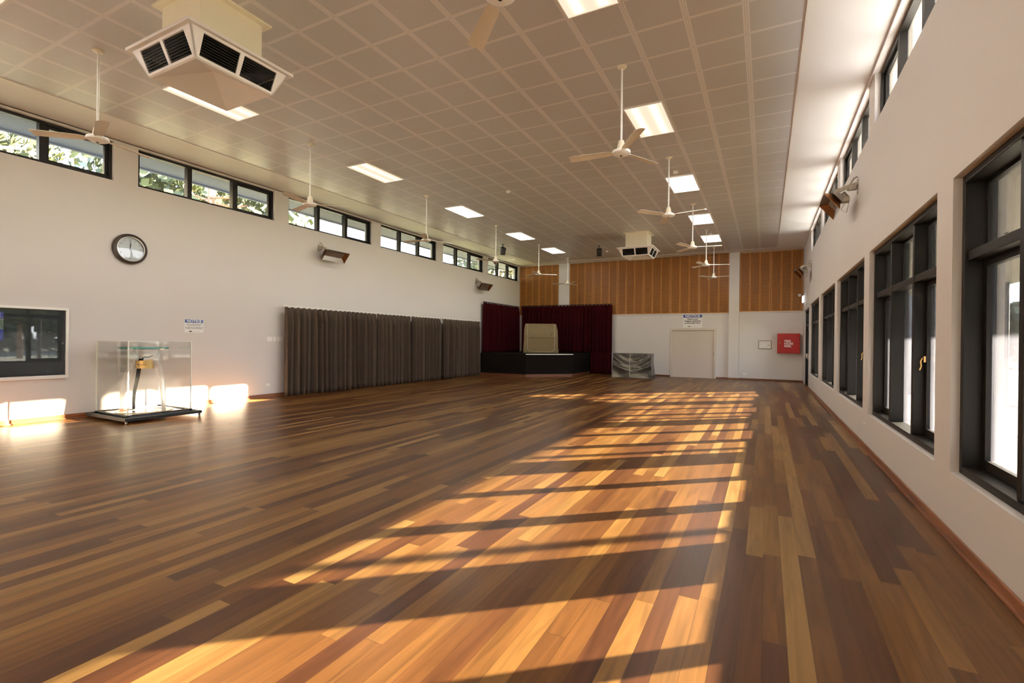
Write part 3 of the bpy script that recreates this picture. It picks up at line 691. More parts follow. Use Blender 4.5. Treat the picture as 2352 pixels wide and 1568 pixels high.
# ================================================================ AIR CONDITIONING OUTLETS
def make_ac(cx, cy_, label):
    zt = zc(cx); at = (cx, cy_, zt); t = thing('air_conditioning_outlet', label, 'air conditioner', at, 'square pendant air outlets')
    ZR_, ZB, RO, RI, BO = 4.61, 4.35, 0.60, 0.555, 0.445
    mb = MB(); mb.box(cx - 0.355, cx + 0.355, cy_ - 0.355, cy_ + 0.355, ZR_ - 0.02, zt); mb.obj('duct', m_duct, t)
    mb = MB(); mb.box(cx - 0.43, cx + 0.43, cy_ - 0.43, cy_ + 0.43, zt - 0.012, zt + 0.011); mb.obj('ceiling_flange', m_duct, t)
    mb = MB(); mb.box(cx - RO, cx + RO, cy_ - RO, cy_ + RO, ZR_ - 0.012, ZR_ + 0.022); mb.obj('top_rim', m_ac, t, bevel=0.005)
    fr = MB(); lo = []
    cav = MB()
    e = 0.018
    ca = [Vector((cx + sx_ * (RI - 0.05), cy_ + sy_ * (RI - 0.05), ZR_ - 0.013)) for sx_, sy_ in ((-1, -1), (1, -1), (1, 1), (-1, 1))]
    cb = [Vector((cx + sx_ * 0.08, cy_ + sy_ * 0.08, ZB + 0.19)) for sx_, sy_ in ((-1, -1), (1, -1), (1, 1), (-1, 1))]
    cav.hexa(cb, ca); cav.obj('core', m_dark, t)
    for q in range(4):
        A = Matrix.Translation((cx, cy_, 0)) @ Matrix.Rotation(q * math.pi / 2, 4, 'Z')
        def P(u, v, d=0.0):   # u in -1..1 along the face, v 0 bottom..1 top, d inward depth
            hw = BO + (RI - BO) * v; return A @ Vector((u * hw, -(hw - d), ZB + (ZR_ - 0.012 - ZB) * v))
        def strip(u0, u1, v0, v1, u0t=None, u1t=None, th=e):
            a = [P(u0, v0), P(u1, v0), P(u1 if u1t is None else u1t, v1), P(u0 if u0t is None else u0t, v1)]
            b_ = [P(u0, v0, th), P(u1, v0, th), P(u1 if u1t is None else u1t, v1, th), P(u0 if u0t is None else u0t, v1, th)]
            fr.hexa(a, b_)
        strip(-1, 1, 0, 0.09); strip(-1, 1, 0.91, 1.0)
        strip(-1, -0.90, 0.09, 0.91, -1, -0.76); strip(0.90, 1, 0.09, 0.91, 0.76, 1); strip(-0.045, 0.045, 0.09, 0.91)
        for (ua, ub, uat, ubt) in ((-0.90, -0.045, -0.76, -0.045), (0.045, 0.90, 0.045, 0.76)):
            mb = MB()
            for k in range(8):
                v = 0.13 + k * 0.098; tt = (v - 0.09) / 0.82; u0 = ua + (uat - ua) * tt; u1 = ub + (ubt - ub) * tt
                a = [P(u0, v, 0.004), P(u1, v, 0.004), P(u1, v + 0.07, 0.045), P(u0, v + 0.07, 0.045)]
                up = Vector((0, 0, 0.003)); mb.hexa(a, [p_ + up for p_ in a])
            lo.append(mb)
    fr.obj('grille_frame', m_ac, t)
    for mb in lo: mb.obj('louvre_bank', m_louvre, t)
    mb = MB(); c = [Vector((cx - BO, cy_ - BO, ZB)), Vector((cx + BO, cy_ - BO, ZB)), Vector((cx + BO, cy_ + BO, ZB)), Vector((cx - BO, cy_ + BO, ZB))]
    ap = Vector((cx, cy_, ZB + 0.17)); c2 = [Vector((cx + (p_.x - cx) * .96, cy_ + (p_.y - cy_) * .96, ZB - 0.012)) for p_ in c]
    mb.raw(c + c2 + [ap], [(0, 1, 5, 4), (1, 2, 6, 5), (2, 3, 7, 6), (3, 0, 4, 7), (4, 5, 8), (5, 6, 8), (6, 7, 8), (7, 4, 8)])
    # thin top of the pan so that it is closed
    mb.cur = 1; mb.raw(c + [ap + Vector((0, 0, 0.01))], [(1, 0, 4), (2, 1, 4), (3, 2, 4), (0, 3, 4)])
    mb.obj('bottom_pan', [m_ac, m_dark], t)
    return t
make_ac(-5.66, 3.335, 'large pale square air conditioning outlet hanging from the near ceiling at upper left')
make_ac(-3.88, 16.65, 'small looking far air conditioning outlet hanging before the slotted timber panels')

# ================================================================ SMOKE DETECTORS, SPEAKERS
def make_det(label):
    t = thing('smoke_detector', label, 'smoke detector', (0, 0, 0), 'round ceiling smoke detectors')
    mb = MB(); mb.lathe([(0.0, 0.0), (0.055, 0.0), (0.055, -0.012), (0.0, -0.013)], 20); mb.obj('base', m_white, t, smooth=True)
    mb = MB(); mb.lathe([(0.045, -0.012), (0.048, -0.03), (0.035, -0.048), (0.0, -0.052)], 20); mb.obj('cap', m_white, t, smooth=True)
    return t
dets = [(-5.685, 10.572, 'white round detector alone in the middle of the tile ceiling'), (-5.76, 19.3, 'small white detector on the ceiling beside the right black speaker'),
        (-1.753, 10.85, 'white detector on the ceiling above the third right ceiling light'), (-1.674, 17.45, 'white detector between the two farthest right ceiling lights')]
s0 = make_det(dets[0][2]); s0.location = (dets[0][0], dets[0][1], zc(dets[0][0]) + 0.012)
for x, y, lb in dets[1:]: dup(s0, (x, y, zc(x) + 0.012), lb)
def make_speaker(x, y, rot, label):
    zt = zc(x) + 0.012; t = thing('ceiling_speaker', label, 'speaker', (x, y, zt), 'black speakers hung from the ceiling'); A = Matrix.Translation((x, y, zt)) @ Matrix.Rotation(rot, 4, 'Z')
    mb = MB(); mb.box(-0.05, 0.05, -0.05, 0.05, -0.008, 0, A); mb.box(-0.012, 0.012, -0.012, 0.012, -0.12, -0.008, A); mb.box(-0.10, 0.10, -0.012, 0.012, -0.13, -0.115, A); mb.box(-0.105, -0.098, -0.012, 0.012, -0.26, -0.115, A); mb.box(0.098, 0.105, -0.012, 0.012, -0.26, -0.115, A)
    mb.obj('bracket', m_rub, t)
    B = A @ Matrix.Translation((0, 0, -0.25)) @ Matrix.Rotation(R_(28), 4, 'X')
    mb = MB(); mb.prism([(-0.095, -0.09), (0.095, -0.09), (0.065, 0.09), (-0.065, 0.09)], -0.14, 0.14, B); cb_ = mb.obj('cabinet', m_rub, t, bevel=0.01)
    mb = MB(); mb.box(-0.085, 0.085, -0.097, -0.09, -0.13, 0.13, B); mb.obj('grille', m_dark, cb_)
    return t
make_speaker(-5.72, 18.1, R_(20), 'black speaker hanging left of the far air conditioning outlet')
make_speaker(-9.05, 16.45, R_(50), 'black speaker hanging near the left wall behind the fourth left fan rod')

# ================================================================ HEATERS
def make_heater(side, yc, label):
    xw = XL if side < 0 else XR; s = -side   # s: direction into the room
    at = (xw, yc, 3.9); t = thing('radiant_heater', label, 'heater', at, 'tilting gas heaters on the side walls')
    L2 = 0.39
    def P(d, y, z): return Vector((xw + s * d, yc + y, z))
    # opening corners: top edge out in the room, bottom edge nearer the wall
    T, B = (0.46, 3.86), (0.25, 3.60)
    n = Vector((T[1] - B[1], -(T[0] - B[0]))).normalized()   # in (d,z): outward-down normal
    n = Vector((0.75, -0.66))
    def Q(a, y, dep):  # a 0 bottom..1 top edge, dep depth behind opening
        d = B[0] + (T[0] - B[0]) * a - n.x * dep; z = B[1] + (T[1] - B[1]) * a - n.y * dep; return P(d, y, z)
    # flared reflector: outer ring at opening, inner ring at burner
    outer = [Q(0, -L2, 0), Q(0, L2, 0), Q(1, L2, 0), Q(1, -L2, 0)]
    inner = [Q(.27, -L2 + 0.09, 0.09), Q(.27, L2 - 0.09, 0.09), Q(.73, L2 - 0.09, 0.09), Q(.73, -L2 + 0.09, 0.09)]
    mb = MB(); off = Vector((-s * n.x, 0, -n.y)) * 0.012
    for k in range(4):
        k2 = (k + 1) % 4; a = [outer[k], outer[k2], inner[k2], inner[k]]; mb.cur = 0 if k in (0, 2) else 1
        mb.hexa(a, [p_ + off for p_ in a])
    mb.obj('reflector', [m_chrome, m_copper], t)
    mb = MB(); mb.hexa(inner, [p_ + off * 2 for p_ in inner]); mb.obj('burner_plaque', m_ceramic, t)
    mb = MB()
    for k in range(1, 6):
        y = -L2 + 0.09 + (2 * L2 - 0.18) * k / 6; mb.tube([Q(.27, y, 0.085), Q(.73, y, 0.085)], 0.003, 5)
    for a in (.35, .5, .65): mb.tube([Q(a, -L2 + 0.09, 0.083), Q(a, L2 - 0.09, 0.083)], 0.0025, 5)
    mb.obj('guard_wires', m_chrome, t)
    mb = MB(); back = [Q(.2, -L2 + 0.03, 0.10), Q(.2, L2 - 0.03, 0.10), Q(.8, L2 - 0.03, 0.10), Q(.8, -L2 + 0.03, 0.10)]; b2 = [Q(.3, -L2 + 0.05, 0.17), Q(.3, L2 - 0.05, 0.17), Q(.7, L2 - 0.05, 0.17), Q(.7, -L2 + 0.05, 0.17)]
    mb.hexa(back, b2); mb.obj('housing', m_chrome, t)
    mb = MB()   # wall bracket at the near end
    y = -0.28
    mb.box(*sorted((xw, xw + s * 0.012)), yc + y - 0.05, yc + y + 0.05, 3.84, 4.06)
    mb.hexa([P(0.01, y - 0.02, 4.02), P(0.01, y + 0.02, 4.02), P(0.30, y + 0.02, 3.93), P(0.30, y - 0.02, 3.93)], [P(0.01, y - 0.02, 3.97), P(0.01, y + 0.02, 3.97), P(0.30, y + 0.02, 3.87), P(0.30, y - 0.02, 3.87)])
    mb.box(*sorted((xw + s * 0.02, xw + s * 0.12)), yc + y - 0.035, yc + y + 0.035, 3.90, 3.99)
    mb.obj('bracket', m_galv, t)
    mb = MB(); mb.lathe([(0.0, 0), (0.045, 0), (0.045, 0.11), (0.0, 0.11)], 14, Matrix.Translation(P(0.13, y + 0.10, 3.80)) @ Matrix.Rotation(R_(35) * s, 4, 'Y')); mb.box(*sorted((xw + s * 0.10, xw + s * 0.20)), yc + y + 0.02, yc + y + 0.16, 3.74, 3.81); mb.obj('gas_valve', m_galv, t, smooth=True)
    mb = MB(); mb.tube([P(0.12, y + 0.1, 3.92), P(0.10, y + 0.05, 4.0), P(0.05, y + 0.03, 4.09), P(0.01, y + 0.0, 4.10)], 0.012, 8); mb.obj('gas_pipe', m_galv, t, smooth=True)
    mb = MB(); mb.tube([P(0.15, y + .1, 3.75), P(0.2, y + .16, 3.64), P(0.12, y + 0.2, 3.60), P(0.10, y + .12, 3.74)], 0.004, 6); mb.obj('thermocouple_lead', m_galv, t, smooth=True)
    return t
make_heater(-1, 9.62, 'tilting gas heater on the left wall below the third clerestory window')
make_heater(-1, 17.75, 'small looking gas heater on the left wall above the red curtain')
make_heater(1, 9.52, 'tilting gas heater with copper tinted reflector high on the right wall, the nearer of two')
make_heater(1, 18.15, 'far gas heater high on the right wall near the timber panels')

# ================================================================ SLOTTED TIMBER PANELS
def slot_panel(x0, x1, z0, z1, label):
    at = ((x0 + x1) / 2, YF, z0); t = thing('slotted_timber_panel', label, 'wall panel', at, 'slotted timber acoustic panels')
    y0, y1 = YF - 0.036, YF - 0.001; g = 0.006; x0 += g; x1 -= g
    mb = MB(); mb.box(x0 + 0.003, x1 - 0.003, YF - 0.012, y1, z0 + 0.003, z1 - 0.003); mb.obj('backing', m_slatback, t)
    mb = MB(); st = 0.045; inn = 0.062; w = (x1 - x0 - 2 * st - 2 * inn) / 3
    xs = []
    x = x0
    mb.box(x0, x0 + st, y0, YF - 0.012, z0, z1); x = x0 + st
    for k in range(3):
        xs.append((x, x + w)); x += w
        if k < 2: mb.box(x, x + inn, y0, YF - 0.012, z0, z1); x += inn
    mb.box(x1 - st, x1, y0, YF - 0.012, z0, z1)
    for a, b_ in xs:
        mb.box(a, b_, y0, YF - 0.012, z0, z0 + 0.05)
        z = z0 + 0.05 + 0.019
        while z + 0.031 < z1 - 0.02:
            mb.box(a, b_, y0, YF - 0.012, z, z + 0.031); z += 0.050
        mb.box(a, b_, y0, YF - 0.012, z, z1)
    mb.obj('slotted_face', m_slat, t)
ORD = ['leftmost', 'second', 'third', 'fourth', 'fifth', 'sixth']
slot_panel(-10.875, -9.827, 2.745, 5.125, 'orange slotted timber panel in the far left corner above the red curtain')
slot_panel(-9.827, -8.80, 2.745, 5.125, 'orange slotted timber panel just left of the left pale wall strip')
for k in range(6):
    slot_panel(-8.244 + 1.1505 * k, -8.244 + 1.1505 * (k + 1), 2.70, 5.13, ['orange slotted panel just right of the left pale wall strip, above the red curtain', 'second orange slotted panel right of the left pale strip, above the red curtain',
        'third of the six orange slotted panels between the two pale wall strips', 'fourth of the six orange slotted panels between the two pale wall strips', 'fifth of the six orange slotted panels between the pale wall strips, over the far door',
        'orange slotted panel just left of the right pale column'][k])
slot_panel(-0.955, 0.148, 2.735, 5.10, 'orange slotted panel just right of the right pale column')
slot_panel(0.148, 1.245, 2.735, 5.10, 'orange slotted panel in the far right corner beside the right wall')

# ================================================================ CURTAINS
def curtain_mesh(p0, p1, z0, z1, folds, amp, normal, seed, mat_name, lower_amp=1.5, hem=None):
    rnd = random.Random(seed); p0 = Vector(p0); p1 = Vector(p1); d = p1 - p0; ln = d.length; d.normalize(); n = Vector(normal)
    N = folds * 8; NZ = 16; ph = [rnd.uniform(-0.5, 0.5) for _ in range(folds + 2)]; am = [rnd.uniform(0.55, 1.35) for _ in range(folds + 2)]; dr = [rnd.uniform(-1, 1) for _ in range(folds + 2)]
    vs = []; fs = []
    def lerp(a, t): i = int(t); f = t - i; i2 = min(i + 1, len(a) - 1); f = f * f * (3 - 2 * f); return a[i] * (1 - f) + a[i2] * f
    for iz in range(NZ + 1):
        tz = iz / NZ; z = z1 + (z0 - z1) * tz
        for ix in range(N + 1):
            u = ix / N; fo = u * folds; A = lerp(am, fo); P_ = lerp(ph, fo)
            head = min(1.0, max(0.0, (tz - 0.02) / 0.10))
            w = amp * (0.28 + 0.72 * head) * A * (1 + (lower_amp - 1) * tz)
            s_ = math.sin(2 * math.pi * (fo + 0.35 * P_)); s_ = math.copysign(abs(s_) ** 0.75, s_)
            off = w * s_ + 0.010 * math.sin(4 * math.pi * fo + P_ * 5) * head
            lat = 0.05 * lerp(dr, fo) * tz * math.sin(math.pi * u) + 0.012 * math.cos(2 * math.pi * fo) * head
            hz = 0.012 * math.sin(2 * math.pi * fo) if iz == 0 else 0
            v = p0 + d * (ln * u + lat) + n * off; vs.append(Vector((v.x, v.y, z + hz)))
    for iz in range(NZ):
        for ix in range(N):
            a = iz * (N + 1) + ix; fs.append((a, a + 1, a + N + 2, a + N + 1))
    mb = MB(); mb.raw(vs, fs); return mb
def curtain(name, p0, p1, z0, z1, folds, amp, normal, seed, mat, label, cat='curtain', group=None, track=True):
    at = ((p0[0] + p1[0]) / 2, (p0[1] + p1[1]) / 2, z0); t = thing(name, label, cat, at, group)
    o = curtain_mesh(p0, p1, z0, z1, folds, amp, normal, seed, name).obj('drape', mat, t, smooth=True, angle=80)
    so = o.modifiers.new('thick', 'SOLIDIFY'); so.thickness = 0.006; so.offset = 0
    if track:
        mb = MB(); a = Vector(p0); b_ = Vector(p1); d = (b_ - a).normalized(); nn = Vector(normal)
        M = Matrix((d, nn, Vector((0, 0, 1)))).transposed().to_4x4(); M.translation = Vector((a.x, a.y, z1))
        mb.box(-0.02, (b_ - a).length + 0.02, -0.018, 0.018, 0.012, 0.045, M); mb.obj('curtain_track', m_white if mat is m_cur else m_rub, t)
    return t
CX = XL + 0.22
cur_y = [(8.12, 9.70), (9.71, 11.33), (11.38, 13.00), (13.06, 14.66), (14.76, 17.52)]
cl = ['taupe pleated curtain on the left wall nearest the light switches', 'second taupe pleated curtain from the switches, ending at a thin bright gap', 'middle taupe pleated curtain just right of the thin bright gap', 'fourth taupe pleated curtain along the left wall', 'widest and farthest taupe pleated curtain, ending at the stage']
for k, (a, b_) in enumerate(cur_y):
    curtain('pleated_curtain', (CX, a, 0), (CX, b_, 0), 0.015, 2.245, [9, 10, 9, 9, 15][k], 0.072, (1, 0, 0), 11 + k, m_cur, cl[k], group='taupe curtains along the left wall')
STZ = 0.935
curtain('stage_curtain', (XL + 0.17, 17.85, 0), (XL + 0.17, 21.18, 0), STZ + 0.01, 3.09, 18, 0.065, (1, 0, 0), 31, m_vel, 'dark crimson velvet curtain on the left wall behind the stage', group='crimson velvet curtains around the stage')
curtain('stage_curtain', (XL + 0.24, YF - 0.22, 0), (-6.13, YF - 0.22, 0), STZ + 0.01, 3.13, 25, 0.065, (0, -1, 0), 33, m_vel, 'dark crimson velvet curtain on the far wall, reaching the floor right of the stage', group='crimson velvet curtains around the stage')
# lower run of the far curtain, right of the stage, down to the floor
far_cur = [o for o in bpy.data.objects if o.name.startswith('stage_curtain')][-1]
o = curtain_mesh((-7.11, YF - 0.23, 0), (-6.12, YF - 0.23, 0), 0.012, STZ + 0.06, 7, 0.04, (0, -1, 0), 35, 'x', 1.0).obj('drape', m_vel, far_cur, smooth=True, angle=80)
o.modifiers.new('thick', 'SOLIDIFY').thickness = 0.006

# ================================================================ STAGE
st = thing('stage', 'low dark carpeted corner stage with a timber plinth', 'stage', (-8.8, 19.5, 0))
poly = [(XL + 0.03, 17.66), (-8.62, 17.70), (-7.14, 19.17), (-7.14, YF - 0.03), (XL + 0.03, YF - 0.03)]
def inset(poly, e): return [(poly[0][0], poly[0][1] + e), (poly[1][0] - e * 0.4, poly[1][1] + e), (poly[2][0] - e, poly[2][1] + e * 0.4), (poly[3][0] - e, poly[3][1]), poly[4]]
mb = MB(); mb.prism(inset(poly, 0.0), 0.11, STZ - 0.03); mb.obj('body', m_stage, st)
mb = MB(); mb.prism(inset(poly, 0.015), 0.0, 0.11); mb.obj('plinth', m_plinth, st)
mb = MB(); mb.prism(inset(poly, -0.012), STZ - 0.03, STZ); mb.obj('top', m_stage, st)
mb = MB(); a = Vector((-8.612, 17.685, 0)); b_ = Vector((-7.128, 19.16, 0)); d = (b_ - a).normalized(); n = Vector((d.y, -d.x, 0))
M = Matrix((d, n, Vector((0, 0, 1)))).transposed().to_4x4(); M.translation = a
mb.box(0, (b_ - a).length, 0.005, 0.012, STZ - 0.032, STZ + 0.003, M); o = mb.obj('edge_strip', m_alu, st); o['label'] = 'pale metal nosing strip'
mb = MB(); mb.box(-7.139, -7.115, 20.45, 20.75, 0.72, 0.79); mb.obj('side_handle', m_rub, st)

# ================================================================ COVERED PIANO
pn = thing('covered_piano', 'upright piano under a beige canvas cover with pale piping, standing on the stage', 'piano', (-9.0, 20.0, STZ))
PA = Matrix.Translation((-8.98, 19.95, STZ)) @ Matrix.Rotation(R_(27), 4, 'Z')
def loft(mb, rings, M, seed=1, wob=0.012, sub=10):
    rnd = random.Random(seed); n = len(rings[0][1]); vs = []; fs = []
    for z, ring in rings:
        for (x, y) in ring: vs.append(M @ Vector((x + rnd.uniform(-wob, wob), y + rnd.uniform(-wob, wob), z)))
    for i in range(len(rings) - 1):
        for k in range(n):
            k2 = (k + 1) % n; fs.append((i * n + k, i * n + k2, (i + 1) * n + k2, (i + 1) * n + k))
    fs.append(tuple(range(n - 1, -1, -1))); fs.append(tuple((len(rings) - 1) * n + k for k in range(n)))
    mb.raw(vs, fs)
def rr(hw, y0, y1, r=0.05, k=10):
    pts = []
    for i in range(k): pts.append((-hw + 2 * hw * i / k, y0))
    for i in range(5): pts.append((hw, y0 + (y1 - y0) * i / 5))
    for i in range(k): pts.append((hw - 2 * hw * i / k, y1))
    for i in range(5): pts.append((-hw, y1 + (y0 - y1) * i / 5))
    return pts
mb = MB()
prof = [(0.006, 0.775, -0.40), (0.10, 0.775, -0.40), (0.25, 0.765, -0.39), (0.45, 0.755, -0.38), (0.60, 0.75, -0.37), (0.70, 0.75, -0.36), (0.80, 0.745, -0.33), (0.95, 0.74, -0.24), (1.05, 0.735, -0.17), (1.15, 0.72, -0.10), (1.24, 0.705, -0.04), (1.29, 0.69, 0.0), (1.31, 0.67, 0.03)]
loft(mb, [(z, rr(hw, yf, 0.30 if z < 1.25 else 0.28)) for z, hw, yf in prof], PA, 5, 0.010)
o = mb.obj('canvas_cover', m_canvas, pn, smooth=True, angle=50)
mb = MB()
def front(z):
    for i in range(len(prof) - 1):
        if prof[i][0] <= z <= prof[i + 1][0]:
            t_ = (z - prof[i][0]) / (prof[i + 1][0] - prof[i][0]); return prof[i][2] + (prof[i + 1][2] - prof[i][2]) * t_
    return prof[-1][2]
path = []
for k in range(13): z = 1.29 - (1.29 - 0.14) * k / 12; path.append(PA @ Vector((-0.60 + 0.012 * math.sin(k * 1.3), front(z) - 0.016, z)))
for k in range(1, 5): a = k / 5 * math.pi / 2; path.append(PA @ Vector((-0.60 + 0.10 * math.sin(a) , front(0.1) - 0.016, 0.14 - 0.09 * (1 - math.cos(a)))))
for k in range(7): path.append(PA @ Vector((-0.48 + 0.96 * k / 6, front(0.05) - 0.016, 0.045)))
for k in range(4, 0, -1): a = k / 5 * math.pi / 2; path.append(PA @ Vector((0.60 - 0.10 * math.sin(a), front(0.1) - 0.016, 0.14 - 0.09 * (1 - math.cos(a)))))
for k in range(12, -1, -1): z = 1.29 - (1.29 - 0.14) * k / 12; path.append(PA @ Vector((0.60 + 0.012 * math.sin(k * 1.7), front(z) - 0.016, z)))
mb.tube(path, 0.008, 6); mb.obj('piping', m_piping, pn, smooth=True)
mb = MB(); mb.tube([PA @ Vector((-0.58 + 1.16 * k / 8, front(0.68) - 0.014, 0.68)) for k in range(9)], 0.006, 6); mb.obj('seam', m_canvas, pn, smooth=True)
mb = MB(); mb.box(0.46, 0.475, front(0.84) - 0.022, front(0.84) + 0.02, 0.79, 0.87, PA); mb.obj('tear', m_dark, pn)

# ================================================================ COVERED CABINET (grey vinyl)
cv = thing('covered_cabinet', 'low cabinet under shiny grey vinyl with a pale centre zip, beside the red curtain', 'cabinet', (-4.84, 20.1, 0))
CA = Matrix.Translation((-4.84, 20.12, 0)) @ Matrix.Rotation(R_(2), 4, 'Z')
mb = MB(); nx, nz = 40, 26; vs = []; fs = []
def vy(u, w):   # drape folds: swags hanging between the corners
    y = -0.33 - 0.04 * (1 - w)
    for c in (0.55, 0.9, 1.3):
        sag = 0.42 * (1 - (2 * u - 1) ** 2) * c; y += -0.022 * math.exp(-(((w + sag - c) * 9) ** 2)) * (0.5 + abs(2 * u - 1))
    y += 0.010 * math.sin(9 * u + 5 * w); return y
for j in range(nz + 1):
    w = j / nz
    for i in range(nx + 1):
        u = i / nx; hw = 0.79 - 0.03 * w + 0.03 * (1 - w) ** 3; vs.append(CA @ Vector(((2 * u - 1) * hw, vy(u, w), 0.006 + 0.995 * w + 0.012 * math.sin(3.1 * u) * (w > .98))))
for j in range(nz):
    for i in range(nx): a = j * (nx + 1) + i; fs.append((a, a + 1, a + nx + 2, a + nx + 1))
mb.raw(vs, fs)
nb = len(vs)
# sides, back and top
bk = []
for j in range(nz + 1):
    w = j / nz; hw = 0.79 - 0.03 * w + 0.03 * (1 - w) ** 3
    for sx_ in (-1, 1): bk.append(CA @ Vector((sx_ * (hw + 0.012 * math.sin(7 * w)), 0.34, 0.006 + 0.995 * w)))
mb.v += [tuple(p_) for p_ in bk]
for j in range(nz):
    a = j * (nx + 1); mb.f += [(a, a + nx + 1, nb + 2 * (j + 1), nb + 2 * j), (a + nx, nb + 2 * j + 1, nb + 2 * (j + 1) + 1, a + 2 * nx + 1), (nb + 2 * j, nb + 2 * j + 2, nb + 2 * j + 3, nb + 2 * j + 1)]; mb.mi += [0, 0, 0]
mb.f.append(tuple(nz * (nx + 1) + i for i in range(nx + 1)) + (nb + 2 * nz + 1, nb + 2 * nz)); mb.mi.append(0)
mb.obj('vinyl_cover', m_vinyl, cv, smooth=True, angle=50)
mb = MB(); zp = []
for k in range(11):
    w = 1 - k / 10; u = 0.47 - 0.03 * math.sin(math.pi * w) ; zp.append(CA @ Vector(((2 * u - 1) * 0.78, vy(u, w) - 0.012, 0.02 + 0.985 * w)))
mb.tube(zp, 0.011, 6); mb.obj('zip_strip', m_piping, cv, smooth=True)

# ================================================================ SIGNS AND FITTINGS
def sign(x_or_y, wall, cx, cz, w, h, label, head, body, lines_size, body_lines):
    if wall == 'left': at = (XL, cx, cz); M = facing((XL + 0.008, cx, cz), (0, 1, 0), (1, 0, 0))
    else: at = (cx, YF, cz); M = facing((cx, YF - 0.008, cz), (1, 0, 0), (0, -1, 0))
    t = thing('notice_sign', label, 'sign', at)
    mb = MB(); mb.box(-w / 2, w / 2, -h / 2, h / 2, -0.007, 0.0, M); mb.obj('sign_board', m_signw, t, bevel=0.002)
    mb = MB(); hh = h * head; mb.box(-w / 2 + 0.012, w / 2 - 0.012, h / 2 - 0.010 - hh, h / 2 - 0.010, 0.0, 0.001, M); bh = mb.obj('blue_header', m_signb, t)
    T = M @ Matrix.Translation((0, h / 2 - 0.010 - hh / 2, 0.0015)); text_part('heading', 'NOTICE', hh * 1.02, T, m_signw, bh, bold=hh * 0.03, fit=w * 0.76)
    for s_, sz, yy, sxx in body_lines:
        T = M @ Matrix.Translation((0, yy, 0.001)); text_part('wording', s_, sz, T, m_ink, t, bold=sz * 0.025, fit=sxx)
    mb = MB(); Mx = M @ Matrix.Translation((-w * 0.19, -h / 2 + h * 0.09, 0.0)); mb.prism([(-0.03 * w / .4, -0.008), (0.02 * w / .4, -0.014), (0.04 * w / .4, 0.010), (-0.012, 0.014)], 0, 0.001, Mx); mb.obj('small_emblem', m_ink, t)
    mb = MB(); Mx = M @ Matrix.Translation((w * 0.08, -h / 2 + h * 0.09, 0.0)); mb.box(-w * 0.18, w * 0.18, -0.002, 0.002, 0, 0.001, Mx); mb.obj('emblem_line', m_galv, t)
    return t
sign(0, 'left', 6.068, 1.707, 0.394, 0.29, 'small blue and white NOTICE sign on the left wall right of the display case', 0.24, None, 0, [
    ('STRICTLY NO ITEMS OR DECORATIONS', 0.0175, 0.030, 0.33), ('ARE TO BE STUCK TO THE WALL', 0.0175, 0.006, 0.272), ('HALL HIRERS WILL BE CHARGED THE COST', 0.0175, -0.034, 0.36), ('OF REPAIRS IF THIS NOTICE IS BREACHED', 0.0175, -0.058, 0.345)])
sign(0, 'far', -2.735, 2.38, 0.765, 0.555, 'blue and white NOTICE sign on the far wall above the pale door', 0.22, None, 0, [
    ('Please avoid', 0.092, 0.082, 0.415), ('dragging equipment', 0.092, 0.0, 0.655), ('across timber floor', 0.092, -0.085, 0.62)])
# fire hose reel cabinet
fx0, fx1, fz0, fz1 = 0.40, 1.162, 1.10, 1.865
t = thing('fire_hose_cabinet', 'red steel fire hose reel cabinet on the far wall in the right corner', 'fire hose cabinet', ((fx0 + fx1) / 2, YF, fz0))
mb = MB(); mb.box(fx0, fx1, YF - 0.20, YF - 0.004, fz0, fz1); mb.obj('cabinet_body', m_red, t, bevel=0.006)
mb = MB(); mb.box(fx0 + 0.006, fx1 - 0.006, YF - 0.222, YF - 0.203, fz0 + 0.008, fz1 - 0.008); dr_ = mb.obj('cabinet_door', m_red, t, bevel=0.005)
Mx = facing((0.78, YF - 0.2225, 1.475), (1, 0, 0), (0, -1, 0))
o = text_part('lettering', 'FIRE\nHOSE\nREEL', 0.115, facing((0.635, YF - 0.2225, 1.472), (1, 0, 0), (0, -1, 0)), m_signw, dr_, bold=0.003, align='LEFT', spacing=0.84, fit=0.292); o['label'] = 'white lettering'
mb = MB(); mb.box(0.465, 0.488, YF - 0.232, YF - 0.222, 1.45, 1.53); mb.obj('latch', m_chrome, dr_)
# framed plan
t = thing('framed_evacuation_plan', 'small silver framed plan on the far wall left of the red hose cabinet', 'picture frame', (-0.025, YF, 1.42))
mb = MB()
M = facing((-0.025, YF - 0.02, 1.42), (1, 0, 0), (0, -1, 0))
for a in ((-0.23, 0.23, 0.142, 0.165), (-0.23, 0.23, -0.165, -0.142), (-0.23, -0.205, -0.142, 0.142), (0.205, 0.23, -0.142, 0.142)): mb.box(a[0], a[1], a[2], a[3], -0.019, 0.004, M)
mb.obj('frame', m_chrome, t)
mb = MB(); mb.box(-0.206, 0.206, -0.143, 0.143, -0.016, -0.008, M); mb.obj('backing', m_signw, t)
mb = MB()
for a in ((-0.17, 0.08, 0.09, 0.095), (-0.17, 0.08, -0.095, -0.09), (-0.17, -0.165, -0.09, 0.09), (0.075, 0.08, -0.09, 0.09), (-0.06, -0.057, -0.09, 0.03), (-0.165, -0.06, 0.027, 0.03), (0.11, 0.18, 0.06, 0.065), (0.11, 0.18, 0.03, 0.033), (0.11, 0.17, -0.08, -0.077)): mb.box(a[0], a[1], a[2], a[3], -0.008, -0.0072, M)
mb.obj('plan_drawing', m_galv, t)
mb = MB(); mb.box(0.12, 0.16, -0.04, 0.0, -0.008, -0.0068, M); mb.obj('legend_patch', pmat('legend_orange', (0.6, 0.3, 0.08), 0.6), t)
